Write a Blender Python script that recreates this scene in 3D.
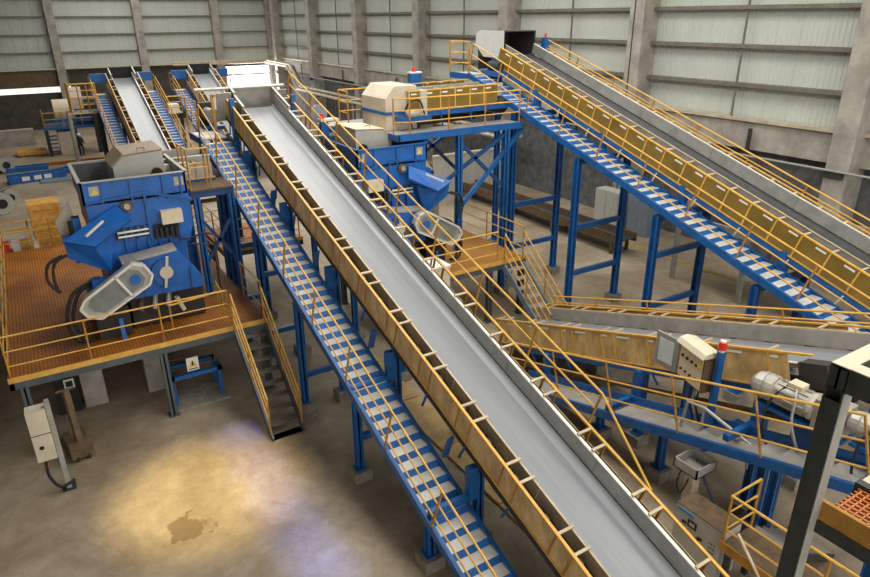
import bpy, bmesh, math, random
from mathutils import Vector, Matrix
random.seed(7)
for o in list(bpy.data.objects): bpy.data.objects.remove(o)
SC = bpy.context.scene
COL = SC.collection
PI = math.pi

# ---------------------------------------------------------------- camera
# world: X along the back wall (to the right), Y along the right wall (away), Z up, metres
F, HC = 651.354, 10.0
PIT, ROL, YAW = math.radians(22.66364), math.radians(-0.44268), math.radians(31.81709535)
_fw = Vector((math.sin(YAW), math.cos(YAW), 0)); _rt = Vector((math.cos(YAW), -math.sin(YAW), 0)); _up = Vector((0, 0, 1))
_f = _fw*math.cos(PIT) - _up*math.sin(PIT); _u = _fw*math.sin(PIT) + _up*math.cos(PIT)
_r = _rt*math.cos(ROL) + _u*math.sin(ROL); _u = -_rt*math.sin(ROL) + _u*math.cos(ROL)
cd = bpy.data.cameras.new('camera'); cam = bpy.data.objects.new('camera', cd); COL.objects.link(cam)
cd.sensor_fit = 'HORIZONTAL'; cd.sensor_width = 36; cd.lens = F/870*36; cd.clip_end = 400
m = Matrix.Identity(4)
for i in range(3): m[i][0], m[i][1], m[i][2] = _r[i], _u[i], -_f[i]
m[2][3] = HC; cam.matrix_world = m
SC.camera = cam
def ray(x, y): return _r*((x-435)/F) - _u*((y-288.5)/F) + _f
def pxZ(x, y, z=0.):
    d = ray(x, y); return Vector((0, 0, HC)) + d*((z-HC)/d.z)
def pxX(x, y, X):
    d = ray(x, y); return Vector((0, 0, HC)) + d*(X/d.x)
def pxY(x, y, Y):
    d = ray(x, y); return Vector((0, 0, HC)) + d*(Y/d.y)

# ---------------------------------------------------------------- light
SC.view_settings.view_transform = 'Standard'; SC.view_settings.look = 'None'
SC.view_settings.gamma = 1; SC.view_settings.use_curve_mapping = False
SC.view_settings.exposure = 0.0
w = bpy.data.worlds.new('world'); SC.world = w; w.use_nodes = True
w.node_tree.nodes['Background'].inputs[0].default_value = (1.0, 0.97, 0.92, 1)
w.node_tree.nodes['Background'].inputs[1].default_value = 1.9
def area(name, loc, rot, sx, sy, power, color):
    l = bpy.data.lights.new(name, 'AREA'); l.shape = 'RECTANGLE'; l.size = sx; l.size_y = sy; l.energy = power; l.color = color
    o = bpy.data.objects.new(name, l); COL.objects.link(o); o.location = loc; o.rotation_euler = rot; return o
def spot(name, loc, target, power, color, angle, blend, radius):
    l = bpy.data.lights.new(name, 'SPOT'); l.energy = power; l.color = color; l.spot_size = math.radians(angle); l.spot_blend = blend; l.shadow_soft_size = radius
    o = bpy.data.objects.new(name, l); COL.objects.link(o); o.location = loc
    o.rotation_euler = (Vector(target)-Vector(loc)).to_track_quat('-Z', 'Y').to_euler(); return o
# daylight from the roof lights and from the open gate in the far corner
area('skylight_glow', (9, 12, 15.2), (0, 0, 0), 5, 26, 1900, (1, .96, .88))
area('skylight_glow', (19.5, 16, 15.2), (0, 0, 0), 4, 30, 1300, (1, .97, .9))
area('skylight_glow', (11, 48, 15.2), (0, 0, 0), 9, 46, 3400, (1, .96, .9))
area('gate_daylight', (23, 74.6, 3.0), (math.radians(-90), 0, 0), 5, 4.6, 700, (1, .97, .92))
# warm and blue spots added to throw a sun patch on the open floor
SUN_SPOTS = [(pxZ(206, 492), Vector((-.6, -1.0, 15.0)), 15000, (1, .74, .26), 20, 1.)]
SUN_SPOTS += [(pxZ(240+88*k/5, 438+140*k/5), Vector((1.2, .2, 15.0)), 7500, (.17, .26, 1), 7, 1.) for k in range(6)]
for p, o_, pw_, c_, a_, bl_ in SUN_SPOTS: spot('sun_patch_spot', (p.x+o_.x, p.y+o_.y, o_.z), p, pw_, c_, a_, bl_, .25)

# ---------------------------------------------------------------- materials
MATS = {}
def mat(name, col, rough=.6, metal=0., var=.25, scale=3., bump=0., col2=None, stretch=None, spec=.5, alpha=1., emit=0.):
    if name in MATS: return MATS[name]
    ma = bpy.data.materials.new(name); ma.use_nodes = True; nt = ma.node_tree; b = nt.nodes['Principled BSDF']
    b.inputs['Roughness'].default_value = rough; b.inputs['Metallic'].default_value = metal
    b.inputs['Specular IOR Level'].default_value = spec; b.inputs['Alpha'].default_value = alpha
    c1 = tuple(col)+(1,); c2 = tuple(col2)+(1,) if col2 else tuple(c*(1-var) for c in col)+(1,)
    tc = nt.nodes.new('ShaderNodeTexCoord'); geo = nt.nodes.new('ShaderNodeNewGeometry')
    mp = nt.nodes.new('ShaderNodeMapping'); nt.links.new(geo.outputs['Position'], mp.inputs[0])
    if stretch: mp.inputs['Scale'].default_value = stretch
    n = nt.nodes.new('ShaderNodeTexNoise'); n.inputs['Scale'].default_value = scale; n.inputs['Detail'].default_value = 7; n.inputs['Roughness'].default_value = .65
    nt.links.new(mp.outputs[0], n.inputs['Vector'])
    r = nt.nodes.new('ShaderNodeValToRGB'); r.color_ramp.elements[0].position = .34; r.color_ramp.elements[1].position = .66
    r.color_ramp.elements[0].color = c2; r.color_ramp.elements[1].color = c1
    nt.links.new(n.outputs['Fac'], r.inputs[0]); nt.links.new(r.outputs[0], b.inputs['Base Color'])
    if bump:
        bp = nt.nodes.new('ShaderNodeBump'); bp.inputs['Strength'].default_value = bump; bp.inputs['Distance'].default_value = .02
        nt.links.new(n.outputs['Fac'], bp.inputs['Height']); nt.links.new(bp.outputs[0], b.inputs['Normal'])
    if emit:
        b.inputs['Emission Color'].default_value = c1; b.inputs['Emission Strength'].default_value = emit
    MATS[name] = ma; return ma
BLUE = mat('blue_paint', (.012, .125, .41), .42, var=.38, scale=2.5)
BLUE2 = mat('machine_blue', (.012, .135, .50), .40, var=.35, scale=2)
NAVY = mat('dark_blue_paint', (.012, .07, .22), .5, var=.4)
YEL = mat('yellow_paint', (.80, .45, .085), .5, var=.3, scale=4)
YELD = mat('worn_yellow_paint', (.55, .27, .04), .6, var=.45, scale=4)
TREAD = mat('chequer_plate', (.66, .64, .58), .5, metal=.15, var=.28, scale=2.2)
GALV = mat('galvanised_sheet', (.50, .49, .46), .40, metal=.35, var=.3, scale=2.5)
GALVW = mat('pale_steel_edge', (.80, .77, .70), .4, metal=.2, var=.15)
PLATE = mat('bare_steel_plate', (.47, .44, .40), .45, metal=.3, var=.32, scale=2.2)
TAN = mat('tan_side_sheet', (.78, .56, .25), .45, scale=2.6, stretch=(1, 1, .5), col2=(.40, .25, .09))
OLIVE = mat('olive_side_sheet', (.27, .17, .035), .30, var=.35, scale=1.4)
BARC = mat('dusty_cream_bar', (.62, .50, .32), .5, var=.3)
LINER = mat('worn_steel_liner', (.14, .14, .15), .5, metal=.3, var=.4)
DUST = mat('dusty_tan_sheet', (.42, .33, .24), .7, var=.25, scale=2)
BEIGE = mat('beige_paint', (.62, .54, .42), .55, var=.2, scale=2)
CREAM = mat('cream_enclosure', (.70, .61, .45), .5, var=.12)
HOODG = mat('grey_hood_paint', (.42, .41, .37), .5, var=.2, scale=1.5)
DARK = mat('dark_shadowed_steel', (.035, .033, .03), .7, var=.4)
BLACK = mat('black_rubber', (.012, .012, .012), .6, var=.3)
RUST = mat('dusty_brown_steel', (.16, .105, .055), .75, var=.5, scale=5)
STEELG = mat('blue_grey_steel', (.10, .125, .14), .5, metal=.2, var=.3)
POSTG = mat('dark_grey_girder', (.050, .060, .062), .38, metal=.3, var=.35, scale=5)
POSTL = mat('pale_grey_girder', (.34, .34, .31), .5, var=.25)
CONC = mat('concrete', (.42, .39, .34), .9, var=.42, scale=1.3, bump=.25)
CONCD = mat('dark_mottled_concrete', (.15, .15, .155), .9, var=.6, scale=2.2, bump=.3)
BLOCK = mat('concrete_footing', (.30, .27, .22), .95, var=.4, scale=6)
CLAD = mat('pale_cladding', (.52, .55, .50), .5, var=.10, scale=.7, stretch=(1, 1, .3))
GIRT = mat('galvanised_girt', (.22, .20, .165), .5, metal=.25, var=.35, scale=3)
GIRTL = mat('pale_girt', (.62, .54, .40), .4, metal=.2, var=.3, scale=2)
WOOD = mat('orange_crate_wood', (.80, .42, .09), .75, var=.4, scale=5)
RED = mat('red_beacon', (.75, .03, .02), .3, var=.1)
WHITE = mat('white_paint', (.80, .79, .76), .5, var=.08)
CLOTH = mat('dark_workwear', (.02, .022, .028), .9, var=.3)
SKIN = mat('skin', (.45, .27, .18), .6, var=.1)
MOTOR = mat('motor_grey', (.52, .49, .43), .45, metal=.2, var=.3, scale=6)
SCREEN = mat('clear_pane', (.62, .70, .72), .15, var=.1)
GREYCAB = mat('pale_grey_cabinet', (.50, .49, .45), .5, var=.15)
BLUEGREY = mat('blue_grey_cabinet', (.20, .24, .29), .55, var=.2)
BELTD = mat('black_belt', (.055, .057, .062), .42, var=.3, scale=2, stretch=(3, .25, .25))
SKYG = mat('daylight_pane', (1, .97, .92), .5, var=.0, emit=2.2)
SKYD = mat('clerestory_pane', (1, .90, .78), .5, var=.0, emit=1.1)
CYAN = mat('blue_nameplate', (.10, .30, .60), .4, var=.1)
SIGN = mat('warning_yellow', (.85, .60, .03), .5, var=.1)

def belt_material():
    ma = mat('grey_belt', (.25, .265, .29), .30, var=.22, scale=1.1, stretch=(5, .22, .22), spec=1.)
    return ma
BELT = belt_material()
def floor_material():
    ma = bpy.data.materials.new('concrete_floor'); ma.use_nodes = True; nt = ma.node_tree; b = nt.nodes['Principled BSDF']
    b.inputs['Specular IOR Level'].default_value = .35
    g = nt.nodes.new('ShaderNodeNewGeometry')
    def noise(s, d=6, r=.6, dist=0.):
        n = nt.nodes.new('ShaderNodeTexNoise'); n.inputs['Scale'].default_value = s; n.inputs['Detail'].default_value = d; n.inputs['Roughness'].default_value = r; n.inputs['Distortion'].default_value = dist
        nt.links.new(g.outputs['Position'], n.inputs['Vector']); return n
    def ramp(src, e):
        r = nt.nodes.new('ShaderNodeValToRGB'); r.color_ramp.elements[0].position = e[0][0]; r.color_ramp.elements[0].color = e[0][1]
        r.color_ramp.elements[1].position = e[1][0]; r.color_ramp.elements[1].color = e[1][1]; nt.links.new(src, r.inputs[0]); return r
    def mix(fac, a, c, mode='MIX'):
        mx = nt.nodes.new('ShaderNodeMix'); mx.data_type = 'RGBA'; mx.blend_type = mode
        if isinstance(fac, float): mx.inputs[0].default_value = fac
        else: nt.links.new(fac, mx.inputs[0])
        for i, v in ((6, a), (7, c)):
            if isinstance(v, tuple): mx.inputs[i].default_value = v
            else: nt.links.new(v, mx.inputs[i])
        return mx.outputs[2]
    n1 = noise(.35, 8, .65, .6); n2 = noise(2.6, 8, .7); n3 = noise(14, 4, .7)
    c = ramp(n1.outputs['Fac'], ((.32, (.25, .19, .125, 1)), (.68, (.50, .42, .315, 1)))).outputs[0]
    c = mix(.5, c, ramp(n2.outputs['Fac'], ((.35, (.55, .52, .48, 1)), (.65, (1, 1, 1, 1)))).outputs[0], 'MULTIPLY')
    c = mix(.35, c, ramp(n3.outputs['Fac'], ((.3, (.6, .6, .6, 1)), (.7, (1, 1, 1, 1)))).outputs[0], 'MULTIPLY')
    # damp oil stain spilled on the open floor
    def blob(cx, cy, rx, ry, col, fac):
        nonlocal c
        mp = nt.nodes.new('ShaderNodeMapping'); mp.inputs['Location'].default_value = (-cx/rx, -cy/ry, 0); mp.inputs['Scale'].default_value = (1/rx, 1/ry, 0)
        nt.links.new(g.outputs['Position'], mp.inputs[0])
        ln = nt.nodes.new('ShaderNodeVectorMath'); ln.operation = 'LENGTH'; nt.links.new(mp.outputs[0], ln.inputs[0])
        nb = noise(1.6, 5, .6, .5); ad = nt.nodes.new('ShaderNodeMath'); ad.operation = 'MULTIPLY_ADD'; ad.inputs[1].default_value = 1.9
        nt.links.new(nb.outputs['Fac'], ad.inputs[0]); nt.links.new(ln.outputs['Value'], ad.inputs[2])
        r = ramp(ad.outputs[0], ((.0, (1, 1, 1, 1)), (1., (0, 0, 0, 1))))
        mr = nt.nodes.new('ShaderNodeMapRange'); mr.inputs[1].default_value = 1.62; mr.inputs[2].default_value = 1.54; mr.inputs[3].default_value = 0; mr.inputs[4].default_value = fac
        nt.links.new(ad.outputs[0], mr.inputs[0]); c = mix(mr.outputs[0], c, col)
    p = pxZ(188, 528); blob(p.x, p.y, .62, .62, (.13, .085, .04, 1), .75)
    nt.links.new(c, b.inputs['Base Color'])
    rr = nt.nodes.new('ShaderNodeMapRange'); rr.inputs[3].default_value = .5; rr.inputs[4].default_value = .8; nt.links.new(n2.outputs['Fac'], rr.inputs[0]); nt.links.new(rr.outputs[0], b.inputs['Roughness'])
    bp = nt.nodes.new('ShaderNodeBump'); bp.inputs['Strength'].default_value = .12; bp.inputs['Distance'].default_value = .02; nt.links.new(n3.outputs['Fac'], bp.inputs['Height']); nt.links.new(bp.outputs[0], b.inputs['Normal'])
    return ma
def grating_material(name, c1, c2, pitch):
    ma = bpy.data.materials.new(name); ma.use_nodes = True; nt = ma.node_tree; b = nt.nodes['Principled BSDF']; b.inputs['Roughness'].default_value = .65
    g = nt.nodes.new('ShaderNodeNewGeometry'); wv = nt.nodes.new('ShaderNodeTexWave'); wv.inputs['Scale'].default_value = 1/pitch*.314; wv.wave_profile = 'SIN'; wv.bands_direction = 'X'
    nt.links.new(g.outputs['Position'], wv.inputs['Vector'])
    n = nt.nodes.new('ShaderNodeTexNoise'); n.inputs['Scale'].default_value = .8; n.inputs['Detail'].default_value = 7; nt.links.new(g.outputs['Position'], n.inputs['Vector'])
    r = nt.nodes.new('ShaderNodeValToRGB'); r.color_ramp.elements[0].color = c2; r.color_ramp.elements[1].color = c1; r.color_ramp.elements[0].position = .35; r.color_ramp.elements[1].position = .65
    nt.links.new(n.outputs['Fac'], r.inputs[0])
    mr = nt.nodes.new('ShaderNodeMapRange'); mr.inputs[3].default_value = .5; mr.inputs[4].default_value = 1; nt.links.new(wv.outputs['Fac'], mr.inputs[0])
    mx = nt.nodes.new('ShaderNodeMix'); mx.data_type = 'RGBA'; mx.blend_type = 'MULTIPLY'; mx.inputs[0].default_value = 1
    nt.links.new(r.outputs[0], mx.inputs[6]); nt.links.new(mr.outputs[0], mx.inputs[7]); nt.links.new(mx.outputs[2], b.inputs['Base Color'])
    return ma
FLOOR = floor_material()
GRATE = grating_material('orange_grating', (.55, .19, .018, 1), (.27, .085, .010, 1), .085)
GRATEY = grating_material('ochre_grating', (.62, .30, .055, 1), (.42, .18, .03, 1), .085)
GRATEN = mat('orange_moulded_grating', (.75, .24, .06), .6, var=.2)

# ---------------------------------------------------------------- mesh helpers
class MB:
    def __init__(s): s.v = []; s.f = []
    def add(s, vs, fs):
        k = len(s.v); s.v += [Vector(v) for v in vs]; s.f += [tuple(i+k for i in f) for f in fs]; return s
    def hexa(s, c): return s.add(c, [(0, 3, 2, 1), (4, 5, 6, 7), (0, 1, 5, 4), (1, 2, 6, 5), (2, 3, 7, 6), (3, 0, 4, 7)])
    def box(s, x0, x1, y0, y1, z0, z1): return s.hexa([(x0, y0, z0), (x1, y0, z0), (x1, y1, z0), (x0, y1, z0), (x0, y0, z1), (x1, y0, z1), (x1, y1, z1), (x0, y1, z1)])
    def bar(s, p, q, w, h, up=(0, 0, 1)):
        p = Vector(p); q = Vector(q); d = (q-p).normalized(); u = Vector(up)
        if abs(d.dot(u)) > .98: u = Vector((0, 1, 0))
        a = d.cross(u).normalized()*(w/2); b = a.cross(d).normalized()*(h/2)
        return s.hexa([p-a-b, p+a-b, p+a+b, p-a+b, q-a-b, q+a-b, q+a+b, q-a+b])
    def tube(s, pts, r, n=6):
        pts = [Vector(p) for p in pts]; rings = []
        for i, p in enumerate(pts):
            d = (pts[min(i+1, len(pts)-1)] - pts[max(i-1, 0)]).normalized()
            u = Vector((0, 0, 1)) if abs(d.z) < .95 else Vector((1, 0, 0))
            a = d.cross(u).normalized(); b = a.cross(d)
            rr = r[i] if isinstance(r, (list, tuple)) else r
            rings.append([p + (a*math.cos(2*PI*k/n) + b*math.sin(2*PI*k/n))*rr for k in range(n)])
        vs = [v for g in rings for v in g]; fs = []
        for i in range(len(rings)-1):
            for k in range(n): fs.append((i*n+k, i*n+(k+1) % n, (i+1)*n+(k+1) % n, (i+1)*n+k))
        fs += [tuple(range(n))[::-1], tuple((len(rings)-1)*n+k for k in range(n))]
        return s.add(vs, fs)
    def cyl(s, p, q, r, n=14): return s.tube([p, q], r, n)
    def prism(s, poly, d):   # polygon of 3-D points swept by the vector d
        n = len(poly); d = Vector(d); a = [Vector(p) for p in poly]
        return s.add(a+[p+d for p in a], [tuple(range(n))[::-1], tuple(range(n, 2*n))]+[(i, (i+1) % n, (i+1) % n+n, i+n) for i in range(n)])
    def mesh(s, name):
        me = bpy.data.meshes.new(name); me.from_pydata([tuple(v) for v in s.v], [], s.f)
        b = bmesh.new(); b.from_mesh(me); bmesh.ops.recalc_face_normals(b, faces=b.faces); b.to_mesh(me); b.free(); return me
    def build(s, name, material, parent=None, smooth=False):
        me = s.mesh(name); return put(me, name, material, parent, smooth=smooth)
def put(me, name, material=None, parent=None, loc=None, smooth=False):
    if material and not me.materials: me.materials.append(material)
    if smooth:
        for p in me.polygons: p.use_smooth = True
    o = bpy.data.objects.new(name, me); COL.objects.link(o)
    if parent: o.parent = parent
    if loc is not None: o.location = loc
    return o
def tag(o, label, cat, group=None):
    o['label'] = label; o['category'] = cat
    if group: o['group'] = group
    return o
def thing(name, label, cat, loc=(0, 0, 0), rz=0., group=None):
    o = bpy.data.objects.new(name, None); COL.objects.link(o); o.location = loc; o.rotation_euler = (0, 0, rz); o.empty_display_size = .3
    return tag(o, label, cat, group)
def struct(o): o['kind'] = 'structure'; return o
def box(name, ma, parent, *a): return MB().box(*a).build(name, ma, parent)

def railing(parent, path, ups, rails=(1.1, .73, .37), r=.024, step=1.9, posts=None, ma=None, toe=0.):
    """path: list of base points; ups: unit 'up' vector of the posts"""
    ma = ma or YEL; up = Vector(ups); path = [Vector(p) for p in path]
    for k, h in enumerate(rails):
        MB().tube([p+up*h for p in path], r if k == 0 else r*.8, 6).build('top_rail' if k == 0 else 'mid_rail', ma, parent)
    if toe:
        t = MB()
        for a, b in zip(path, path[1:]): t.bar(a+up*toe/2, b+up*toe/2, .012, toe, up)
        t.build('toe_board', ma, parent)
    pm = MB().tube([(0, 0, 0), up*rails[0]], r*1.05, 6).mesh('rail_post'); pm.materials.append(YELD if ma is YEL else ma)
    done = []
    for a, b in zip(path, path[1:]):
        n = max(1, round((b-a).length/step))
        for i in range(n+1):
            p = a.lerp(b, i/n)
            if all((p-q).length > .05 for q in done): done.append(p); put(pm, 'rail_post', None, parent, p)

def cable(pts, r, name, ma, parent, n=6, sub=6):
    P = [Vector(p) for p in pts]; out = []
    for i in range(len(P)-1):
        p0 = P[max(i-1, 0)]; p1 = P[i]; p2 = P[i+1]; p3 = P[min(i+2, len(P)-1)]
        for k in range(sub):
            t = k/sub; out.append(.5*((2*p1)+(p2-p0)*t+(2*p0-5*p1+4*p2-p3)*t*t+(3*p1-p0-3*p2+p3)*t**3))
    out.append(P[-1]); return MB().tube(out, r, n).build(name, ma, parent, True)

ZP = 2.155   # level of the shredder platforms
# ================================================================ THE HALL
XW, YB = 26.0, 75.7
fl = MB().box(-24, 27.5, -14, 80, -.3, 0).build('floor', FLOOR); struct(fl)
line = MB().box(23.2, 23.45, 2, 70, 0, .004).build('trim_1', mat('floor_line_yellow', (.50, .33, .08), .7, var=.5, scale=6)); struct(line)
# right wall -------------------------------------------------------------
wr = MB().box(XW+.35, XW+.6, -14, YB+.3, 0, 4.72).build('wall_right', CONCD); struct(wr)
box('parapet_beam', CONC, wr, XW-.1, XW+.35, -14, YB, 4.72, 5.9)
box('wall_sheeting_backing', GIRT, wr, XW+.28, XW+.34, -14, YB, 5.9, 15.5)
def clad_mesh(wd, h, axis):
    b = MB(); n = 5; p = wd/n; d = .016; prof = []
    for i in range(n): prof += [(i*p, 0), (i*p+p*.62, 0), (i*p+p*.70, d), (i*p+p*.92, d)]
    prof.append((wd-.012, 0))
    vs = []
    for z in (0, h):
        for a, q in prof: vs.append((-q, a, z) if axis == 'y' else (a, -q, z))
    k = len(prof); return b.add(vs, [(i, i+1, i+1+k, i+k) for i in range(k-1)]).mesh('cladding_panel')
cmY = clad_mesh(1.0, 9.5, 'y'); cmY.materials.append(CLAD)
for i in range(72): put(cmY, 'cladding_panel', None, wr, (XW+.25, 3.4+i*1.0, 5.95))
COLY = [2.5, 12.42]+[22.75+10.14*k for k in range(6)]
for y in COLY:
    c = MB(); c.box(25.2, XW+.4, y-.42, y+.42, 0, 15.5); c.build('column', CONC, wr)
    if 20 < y < 24: MB().box(25.185, 25.2, y+.1, y+.16, 0, 15.5).build('column_groove', DARK, wr)
    MB().box(25.1, 25.3, y-.3, y+.42, 4.35, 4.6).build('pipe_bracket', DARK, wr)
for a, b in zip(COLY, COLY[1:]):
    a += .42; b -= .42; mid = (a+b)/2
    for z in (7.33, 8.84, 10.32, 11.8, 13.3):
        g = MB().box(25.82, 26.2, a, b, z-.02, z+.02); g.box(25.82, 25.86, a, b, z-.13, z-.02); g.build('girt', GIRT, wr)
    MB().box(25.75, 26.15, a, b, 5.86, 5.98).build('sill_girt', GIRTL, wr)
    for t in (0,): MB().box(25.9, 25.97, mid-.035, mid+.035, 5.98, 15.5).build('mullion', GIRT, wr)
    MB().box(25.7, 25.78, mid-1.2, mid-1.05, 4.1, 5.6).build('bracket_strip', DARK, wr)
# back wall --------------------------------------------------------------
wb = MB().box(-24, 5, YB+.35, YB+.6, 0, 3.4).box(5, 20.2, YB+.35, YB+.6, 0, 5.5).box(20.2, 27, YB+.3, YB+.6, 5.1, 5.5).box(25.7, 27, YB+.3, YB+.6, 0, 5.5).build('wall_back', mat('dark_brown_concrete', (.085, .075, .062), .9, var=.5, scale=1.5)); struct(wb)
box('parapet_beam', RUST, wb, -24, 5, YB, YB+.5, 3.95, 5.5)
box('wall_sheeting_backing', GIRT, wb, -24, 27, YB+.3, YB+.36, 5.5, 15.5)
box('sill_girt', GIRTL, wb, -24, 26, YB-.25, YB+.1, 5.52, 5.66)
cmX = clad_mesh(1.0, 9.8, 'x'); cmX.materials.append(CLAD)
for i in range(44): put(cmX, 'cladding_panel', None, wb, (-18+i*1.0, YB+.27, 5.6))
for x in (-10.9, -3.25, 4.4, 12.05, 19.7, 25.6):
    box('column', CONC, wb, x-.37, x+.37, YB-.6, YB+.4, 0, 15.5)
for a, b in zip((-10.9, -3.25, 4.4, 12.05, 19.7), (-3.25, 4.4, 12.05, 19.7, 25.6)):
    for z in (7.09, 8.67, 10.26, 11.8, 13.3): box('girt', GIRT, wb, a+.37, b-.37, YB-.12, YB+.25, z-.07, z+.03)
win = MB().box(20.2, 25.7, YB+.42, YB+.46, 0, 5.1).build('window_1', SKYG); struct(win)
for x in (20.2, 25.6): box('jamb', CONC, win, x-.12, x+.12, YB+.1, YB+.42, 0, 5.1)
box('transom', GIRT, win, 20.2, 25.6, YB+.25, YB+.35, 4.15, 4.27)
w2 = MB().box(-24, 4.6, YB+.42, YB+.46, 3.4, 3.95).build('window_2', SKYD); struct(w2)
wl = MB().box(-24.3, -24, -14, YB+.6, 0, 15.5).build('wall_left', CONC); struct(wl)
# roof with long translucent strips
ce = MB()
xs = [(4, 6.4), (11.6, 17.4), (21.6, 26.4)]
for a, b in xs: ce.box(a, b, -14, YB+.6, 15.6, 15.8)
ce.build('ceiling', mat('glowing_roof_lining', (.75, .76, .74), .8, var=.1, emit=.22)); struct(bpy.data.objects['ceiling'])  # lining glows faintly, added as ambient fill
box('opaque_roof', GIRT, bpy.data.objects['ceiling'], -24, 4, -14, YB+.6, 15.6, 15.8)  # unseen roof part left without glow to darken the left side
for a, b in ((6.4, 11.6), (17.4, 21.6)):
    box('skylight_panel', mat('translucent_roof', (.9, .92, .9), .4, var=.05, emit=1.2), bpy.data.objects['ceiling'], a, b, -14, YB+.6, 15.62, 15.66)

# ================================================================ CONVEYORS
FOOT = MB().box(-.22, .22, -.22, .22, 0, .28).mesh('footing'); FOOT.materials.append(BLOCK)
def leg(parent, x, y, z1, ma=None, w=.17, foot=True, z0=0.):
    """H-section column from the floor up, with its concrete footing"""
    b = MB(); zb = z0+(.28 if foot else 0)
    b.box(x-w/2, x+w/2, y-w/2, y-w/2+.03, zb, z1); b.box(x-w/2, x+w/2, y+w/2-.03, y+w/2, zb, z1); b.box(x-.02, x+.02, y-w/2, y+w/2, zb, z1)
    b.box(x-w*.8, x+w*.8, y-w*.8, y+w*.8, zb, zb+.025)
    o = b.build('leg', ma or BLUE, parent)
    if foot: put(FOOT, 'footing', None, o, (x, y, z0))
    return o

def conveyor(label, X, Y, zb, s, L, rz=0., belt=None, panel=None, units=(.42, 1.08), sides=(-1, 1), skirt_mat=None, legs=(), strips=False,
             rail_side=None, hood=None, pw=1.06, name='belt_conveyor', group=None, edge=None, ph=(-.37, .46), hangers=0, beam=None, lsk=None, rpanel=None, rtop=None, rail_u0=.3):
    """local x across, y along the belt run, rising with slope s; zb = belt level at local y = 0"""
    t = thing(name, label, 'conveyor', (X, Y, 0), rz, group)
    th = math.atan(s); c, sn = math.cos(th), math.sin(th); U = L/c
    def P(x, u, n): return Vector((x, u*c-n*sn, zb+u*sn+n*c))
    def ibox(b, x0, x1, u0, u1, n0, n1):
        return b.hexa([P(x0, u0, n0), P(x1, u0, n0), P(x1, u1, n0), P(x0, u1, n0), P(x0, u0, n1), P(x1, u0, n1), P(x1, u1, n1), P(x0, u1, n1)])
    belt = belt or BELT; panel = panel or TAN; skirt_mat = skirt_mat or GALV; edge = edge or GALVW
    # troughed belt
    b = MB(); k = 0
    prof = [(-.68, .03), (-.45, 0), (.45, 0), (.68, .03)]
    vs = [P(x, u, n) for u in (0, U) for x, n in prof]+[P(x, u, n-.02) for u in (0, U) for x, n in prof]
    b.add(vs, [(i, i+1, i+5, i+4) for i in range(3)]+[(8+i, 12+i, 13+i, 9+i) for i in range(3)]+[(0, 4, 12, 8), (3, 11, 15, 7), (0, 8, 9, 1), (1, 9, 10, 2), (2, 10, 11, 3), (4, 5, 13, 12), (5, 6, 14, 13), (6, 7, 15, 14)])
    b.build('belt', belt, t)
    ibox(MB(), -.55, .55, .1, U-.1, -.62, -.60).build('return_belt', BLACK, t)
    # skirt boards in lengths
    nseg = max(1, round(U/3.0)); sl = U/nseg
    for sd in (-1, 1):
        hs = lsk[1] if lsk and lsk[0] == sd else .40
        b = MB(); x = sd*.70; ibox(b, x-.012, x+.012, .0, sl-.015, .05, hs); me = b.mesh('skirt_board'); me.materials.append(skirt_mat)
        b = MB(); fw_ = .035 if sd > 0 else .02; ibox(b, x-fw_+sd*.02, x+fw_+sd*.02, .0, sl-.004, hs, hs+.025); mf = b.mesh('skirt_flange'); mf.materials.append(edge if sd > 0 else BARC)
        for i in range(nseg):
            o = put(me, 'skirt_board', None, t, P(0, i*sl, 0)-P(0, 0, 0)); put(mf, 'flange', None, o)
    # side frames: main beam, sheet panels, posts, rails and cross bars
    per = sum(units)
    for sd in sides:
        x = sd*pw
        ibox(MB(), min(x, x-sd*.1), max(x, x-sd*.1), 0, U, ph[0]-.20, ph[0]-.02).build('side_beam', beam or BLUE, t)
        ibox(MB(), x-.03, x+.03, 0, U-.25, ph[1]-.012, ph[1]+.028).build('panel_top_rail', YEL, t)
        ibox(MB(), x-.025, x+.025, 0, U, ph[0]-.02, ph[0]+.02).build('panel_bottom_rail', YEL, t)
        pms = {}
        for wv in set(units):
            b = MB(); ibox(b, x-.008, x+.008, .02, wv-.02, ph[0]+.02 if not (rtop and sd > 0) else -.42, rtop if rtop and sd > 0 else ph[1]-.012); me = b.mesh('side_panel'); me.materials.append(rpanel if rpanel and sd > 0 else panel)
            q = MB(); xx = x-.012 if sd < 0 else x+.012
            ibox(q, xx-.006, xx+.006, wv*.12, wv*.48, ph[1]-.12, ph[1]-.07); ms = q.mesh('label_strip'); ms.materials.append(WHITE); pms[wv] = (me, ms)
        b = MB(); ibox(b, x-.022, x+.022, -.022, .022, ph[0], ph[1]); mp = b.mesh('panel_post'); mp.materials.append(YEL if strips else YELD)
        b = MB(); ibox(b, min(x, sd*.70), max(x, sd*.70), -.025, .025, ph[1]-.01, ph[1]+.025); mc = b.mesh('cross_bar'); mc.materials.append(BARC)
        b = MB(); hn = -.95 if hangers else -.75
        b.bar(P(x, 0, ph[0]-.1), P(x*.97, .12, hn), .04, .04); mh = b.mesh('hanger'); mh.materials.append(GALVW if hangers else BLUE)
        u = .05; i = 0
        while u+units[i % len(units)] < U-.02:
            wv = units[i % len(units)]; off = P(0, u, 0)-P(0, 0, 0)
            o = put(pms[wv][0], 'side_panel', None, t, off)
            if strips: put(pms[wv][1], 'label_strip', None, o)
            put(mp, 'panel_post', None, t, off)
            if units[0] != units[-1] or i % 2 == 0: put(mc, 'cross_bar', None, t, off)
            if i % 2 == 0: put(mh, 'hanger', None, t, off)
            u += wv; i += 1
        if not (beam and sd < 0): ibox(MB(), x*.93-.05, x*.93+.05, 0, U, -.98, -.88).build('return_beam', RUST if not hangers else BEIGE, t)
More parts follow.
